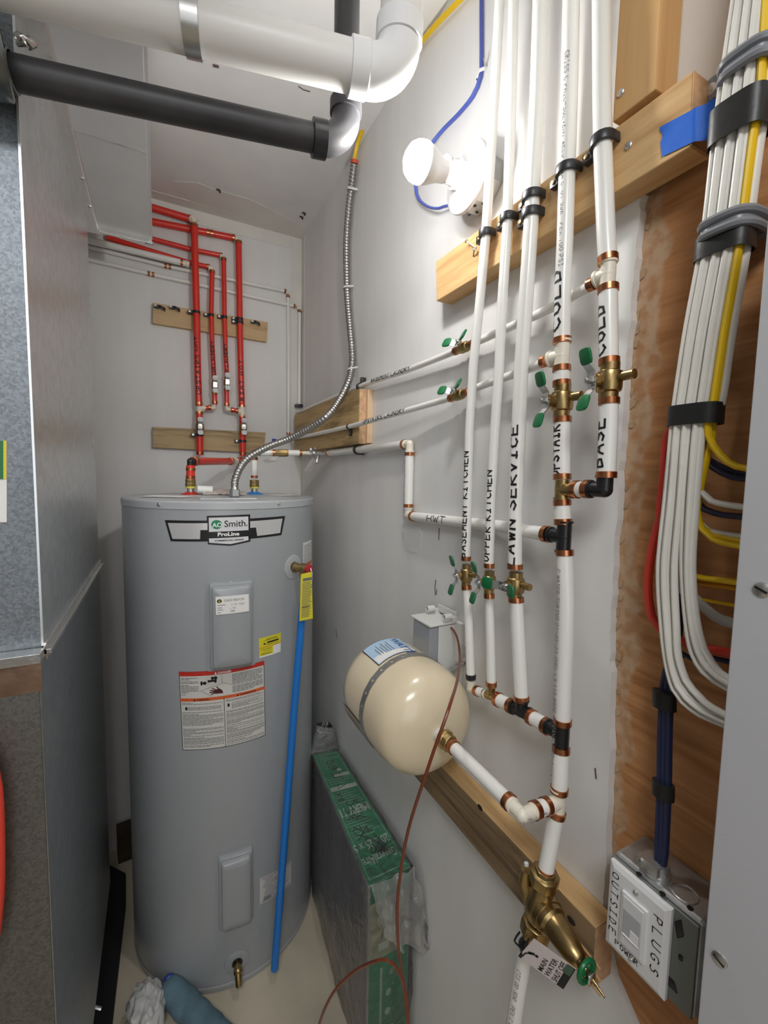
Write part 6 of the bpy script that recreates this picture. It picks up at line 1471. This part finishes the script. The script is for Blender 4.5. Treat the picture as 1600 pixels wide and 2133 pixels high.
# clear wrap
m, n_, l_, b_ = new_mat('clear film')
n_.remove(b_); tr = n_.new('ShaderNodeBsdfTransparent'); gl = n_.new('ShaderNodeBsdfGlossy'); df = n_.new('ShaderNodeBsdfDiffuse')
tr.inputs[0].default_value = (.97, .975, .975, 1); gl.inputs[0].default_value = (.9, .9, .9, 1); gl.inputs['Roughness'].default_value = .2; df.inputs[0].default_value = (.80, .79, .79, 1)
fr = n_.new('ShaderNodeFresnel'); fr.inputs[0].default_value = 1.5
tx = n_.new('ShaderNodeTexNoise'); tx.inputs['Scale'].default_value = 24; tx.inputs['Detail'].default_value = 5; tx.inputs['Distortion'].default_value = 1.5
ge = n_.new('ShaderNodeNewGeometry'); l_.new(ge.outputs['Position'], tx.inputs['Vector'])
bp = n_.new('ShaderNodeBump'); bp.inputs['Strength'].default_value = .7; bp.inputs['Distance'].default_value = .012; l_.new(tx.outputs['Fac'], bp.inputs['Height'])
l_.new(bp.outputs[0], gl.inputs['Normal']); l_.new(bp.outputs[0], fr.inputs['Normal'])
m1 = n_.new('ShaderNodeMixShader'); m1.inputs[0].default_value = .05; l_.new(tr.outputs[0], m1.inputs[1]); l_.new(df.outputs[0], m1.inputs[2])
m2 = n_.new('ShaderNodeMixShader'); l_.new(fr.outputs[0], m2.inputs[0]); l_.new(m1.outputs[0], m2.inputs[1]); l_.new(gl.outputs[0], m2.inputs[2])
l_.new(m2.outputs[0], n_['Material Output'].inputs[0]); FILM = m
FILM2 = FILM.copy(); FILM2.name = 'crumpled film'
for nd in FILM2.node_tree.nodes:
    if nd.type == 'MIX_SHADER' and not nd.inputs[0].is_linked: nd.inputs[0].default_value = .20
    if nd.type == 'BSDF_GLOSSY': nd.inputs['Roughness'].default_value = .10
    if nd.type == 'FRESNEL': nd.inputs[0].default_value = 1.75
def nz(p, s=1.0): return noise.noise(p*s)
rp_ = []
for i in range(4):
    a_, b_ = ca_[i], ca_[(i+1) % 4]; n2 = 16 if i % 2 == 0 else 40
    for j in range(n2): rp_.append(a_.lerp(b_, j/n2))
cxy = sum(rp_, V())/len(rp_); mb = MB(); NV = 26; n = len(rp_)
for k in range(NV+1):
    z = .004+(zf+.004-.004)*k/NV
    for p in rp_:
        q = V((p.x, p.y, z)); o_ = V((p.x-cxy.x, (p.y-cxy.y)*.25, 0)).normalized()
        off = .005+.010*abs(nz(q, 9))+.010*max(0, math.sin((z/.51)*PI))*(1 if o_.x < 0 else .3)+(.004*nz(q, 30))
        v_ = q+o_*off; v_.x = min(v_.x, -.003)
        if (v_.xy-V(TC)).length < TR+.003: v_ = q+o_*.001
        mb.v.append(v_)
for k in range(NV):
    for i in range(n): mb.f.append((k*n+i, k*n+(i+1) % n, (k+1)*n+(i+1) % n, (k+1)*n+i))
mb.build('plastic_wrap', FILM, FB, ang=2.5)
mb = MB(); nu, nv = 10, 44
for j in range(nv+1):
    for i in range(nu+1):
        u, v = i/nu, j/nv; p = ftop(0)(-.06+u*1.12, -.01+v*1.02); p.x = min(p.x, -.004); mb.v.append(p+W*(.005+.006*abs(nz(p, 22))+.002*nz(p, 60)))
for j in range(nv):
    for i in range(nu): k = j*(nu+1)+i; mb.f.append((k, k+1, k+nu+2, k+nu+1))
mb.build('plastic_wrap', FILM, FB, ang=2.5)
def crumple(fn, nu, nv, amp, sc_):
    mb = MB()
    for j in range(nv+1):
        for i in range(nu+1):
            p = fn(i/nu, j/nv); q = p*sc_
            mb.v.append(p+V((noise.noise(q), noise.noise(q+V((9, 2, 4))), noise.noise(q+V((3, 8, 1)))))*amp)
    for j in range(nv):
        for i in range(nu): k = j*(nu+1)+i; mb.f.append((k, k+1, k+nu+2, k+nu+1))
    return mb
yw_ = ca_[0].y-.02
def tail(u, v):
    top_ = Y(772+90*u, 1850-40*u, yw_+.004); bot = Y(795+118*u, 1960+14*u*(1-u)*4+8*u, yw_-.03); p = top_.lerp(bot, v)
    wv = .012*math.sin(u*16)*v*(1-.3*u); return V((min(p.x, -.004), p.y-.012*math.sin(PI*v)+wv, p.z))
crumple(tail, 26, 22, .010, 42).build('wrap_tail', FILM2, FB, ang=2.5)
def tail2(u, v):
    a_ = Y(858, 1806, yw_+.006); b_ = Y(860, 1840, yw_); tip = Y(908, 1972, yw_-.03); t2_ = Y(868, 1958, yw_-.03)
    p = a_.lerp(tip, u).lerp(b_.lerp(t2_, u), v); return V((min(p.x, -.003), p.y+.012*math.sin(v*9)*u, p.z))
crumple(tail2, 20, 10, .007, 50).build('wrap_tail', FILM2, FB, ang=2.5)
fy = ca_[3].y+.01
def puff(u, v):
    a_ = 2*PI*u; r_ = (1-v**2)*1; cx0, cx1 = 655+(683-655)*.5, 676
    P0 = Y(677+30*math.cos(a_)*(1-.45*v), 1568-58*v, fy); return P0+V((0, .02*math.sin(a_)*(1-.3*v), 0))
crumple(puff, 22, 12, .008, 45).build('wrap_tail', FILM2, FB, ang=2.5)

# ================================================================ things on the floor
pc_ = Z(303, 2108, .045); mb = MB(); ns, nr_ = 60, 40
for i in range(nr_+1):
    t = PI*i/nr_
    for j in range(ns):
        a_ = 2*PI*j/ns; d = V((math.sin(t)*math.cos(a_), math.sin(t)*math.sin(a_), math.cos(t)))
        f = 1+.25*noise.noise(d*2.4+V((2, 2, 2)))+.13*noise.noise(d*5)-.10*abs(noise.noise(d*9)); p = pc_+V((d.x*.046*f, d.y*.075*f, d.z*.046*f)); p.z = max(.001, p.z); mb.v.append(p)
for i in range(nr_):
    for j in range(ns): a_ = i*ns+j; b_ = i*ns+(j+1) % ns; mb.f.append((a_, a_+ns, b_+ns, b_))
PB = empty('plastic_bag', 'crumpled white plastic bag on the floor in front of the heater', 'bag', V((pc_.x, pc_.y, 0)))
mb.build('bag_film', mat('white bag film', (.62, .62, .61), .32, bump=.9, bscale=26, var=.15, vscale=18), PB, ang=.9)
tp = Z(350, 2034, .05)
MB().ball(Z(352, 2036, .06), .009, 10, 6, (1.6, .8, .8)).build('blue_print', mat('blue bag print', (.02, .05, .30), .4), PB)
ra, rb_ = Z(352, 2058, .034), Z(470, 2175, .034)
mb = MB(); ax_ = (rb_-ra).normalized(); LL = (rb_-ra).length; m0 = []
mb.lathe([(.008, .000), (.029, -.003), (.034, .006)]+[(.0335+.0012*math.sin(i*1.9), .006+(LL-.01)*i/14) for i in range(1, 14)]+[(.034, LL), (.02, LL+.002)], ra, ax_, 28)
for v in mb.v:
    v.z = max(.0008, v.z)
thing(mb.build('cloth_roll', mat('blue grey cloth', (.14, .24, .30), .85, var=.3, vscale=20, bump=.5, bscale=90)), 'rolled blue grey cloth lying on the floor beside the white bag', 'cloth')
# scuffs, cracks and skim patches on the drywall
def wall_poly(px, th=.0010): return MB().prism([X(a_, b_, -.0001) for a_, b_ in px], (-th, 0, 0))
struct(wall_poly([(832, 1086), (846, 1092), (870, 1096), (880, 1112), (876, 1140), (868, 1152), (850, 1148), (840, 1120)]).build('trim_7', DRY, smooth=False))
#struct(wall_poly([(930, 560), (945, 640), (965, 700), (935, 712), (900, 700), (890, 640), (905, 590)], .0006).build('trim_8', DRY, smooth=False))
DK = mat('dark scuff', (.10, .07, .05), .8)
mk = MB()
for pts in ([(908, 1208), (906, 1224), (907, 1240)], [(910, 1228), (909, 1238)], [(728, 700), (730, 716)], [(1240, 1600), (1242, 1622)], [(700, 1310), (702, 1330)], [(915, 1100), (914, 1125)]):
    mk.tube([X(a_, b_, -.0008) for a_, b_ in pts], .0009, 5)
struct(mk.build('trim_9', DK, smooth=False))
mk = MB()
mk.tube([Z(a_, b_, H-.001) for a_, b_ in ((622, 180), (632, 187), (646, 191))], .0012, 5).tube([Z(444, 136, H-.001), Z(456, 139, H-.001)], .003, 5)
struct(mk.build('trim_10', DK, smooth=False))
tf = []; rt = random.Random(8)
TORN = mat('torn drywall paper', (.52, .36, .22), .8, var=.3, vscale=40)
for i in range(46):
    k = rt.randint(2, len(edge_points)-6); p = edge_points[k]
    if p.z < .82: continue
    y_ = p.y-rt.uniform(.001, .006); L_ = rt.uniform(.003, .010)
    MB().prism([V((.0128, p.y, p.z)), V((.0126, y_-L_*.5, p.z+rt.uniform(-.003, .003))), V((.0124, y_-L_*.2, p.z-rt.uniform(.003, .012))), V((.0128, p.y, p.z-rt.uniform(.004, .014)))], (-.0008, 0, 0)).build('torn_paper', TORN, pw, smooth=False) if False else tf.append((p, y_, L_))
mk = MB()
for p, y_, L_ in tf:
    mk.prism([V((.0128, p.y, p.z)), V((.0126, y_-L_*.5, p.z+rt.uniform(-.003, .003))), V((.0124, y_-L_*.2, p.z-rt.uniform(.003, .012))), V((.0128, p.y, p.z-rt.uniform(.004, .014)))], (-.0008, 0, 0))
o = mk.build('torn_paper', TORN, pw, smooth=False); o['kind'] = 'stuff'
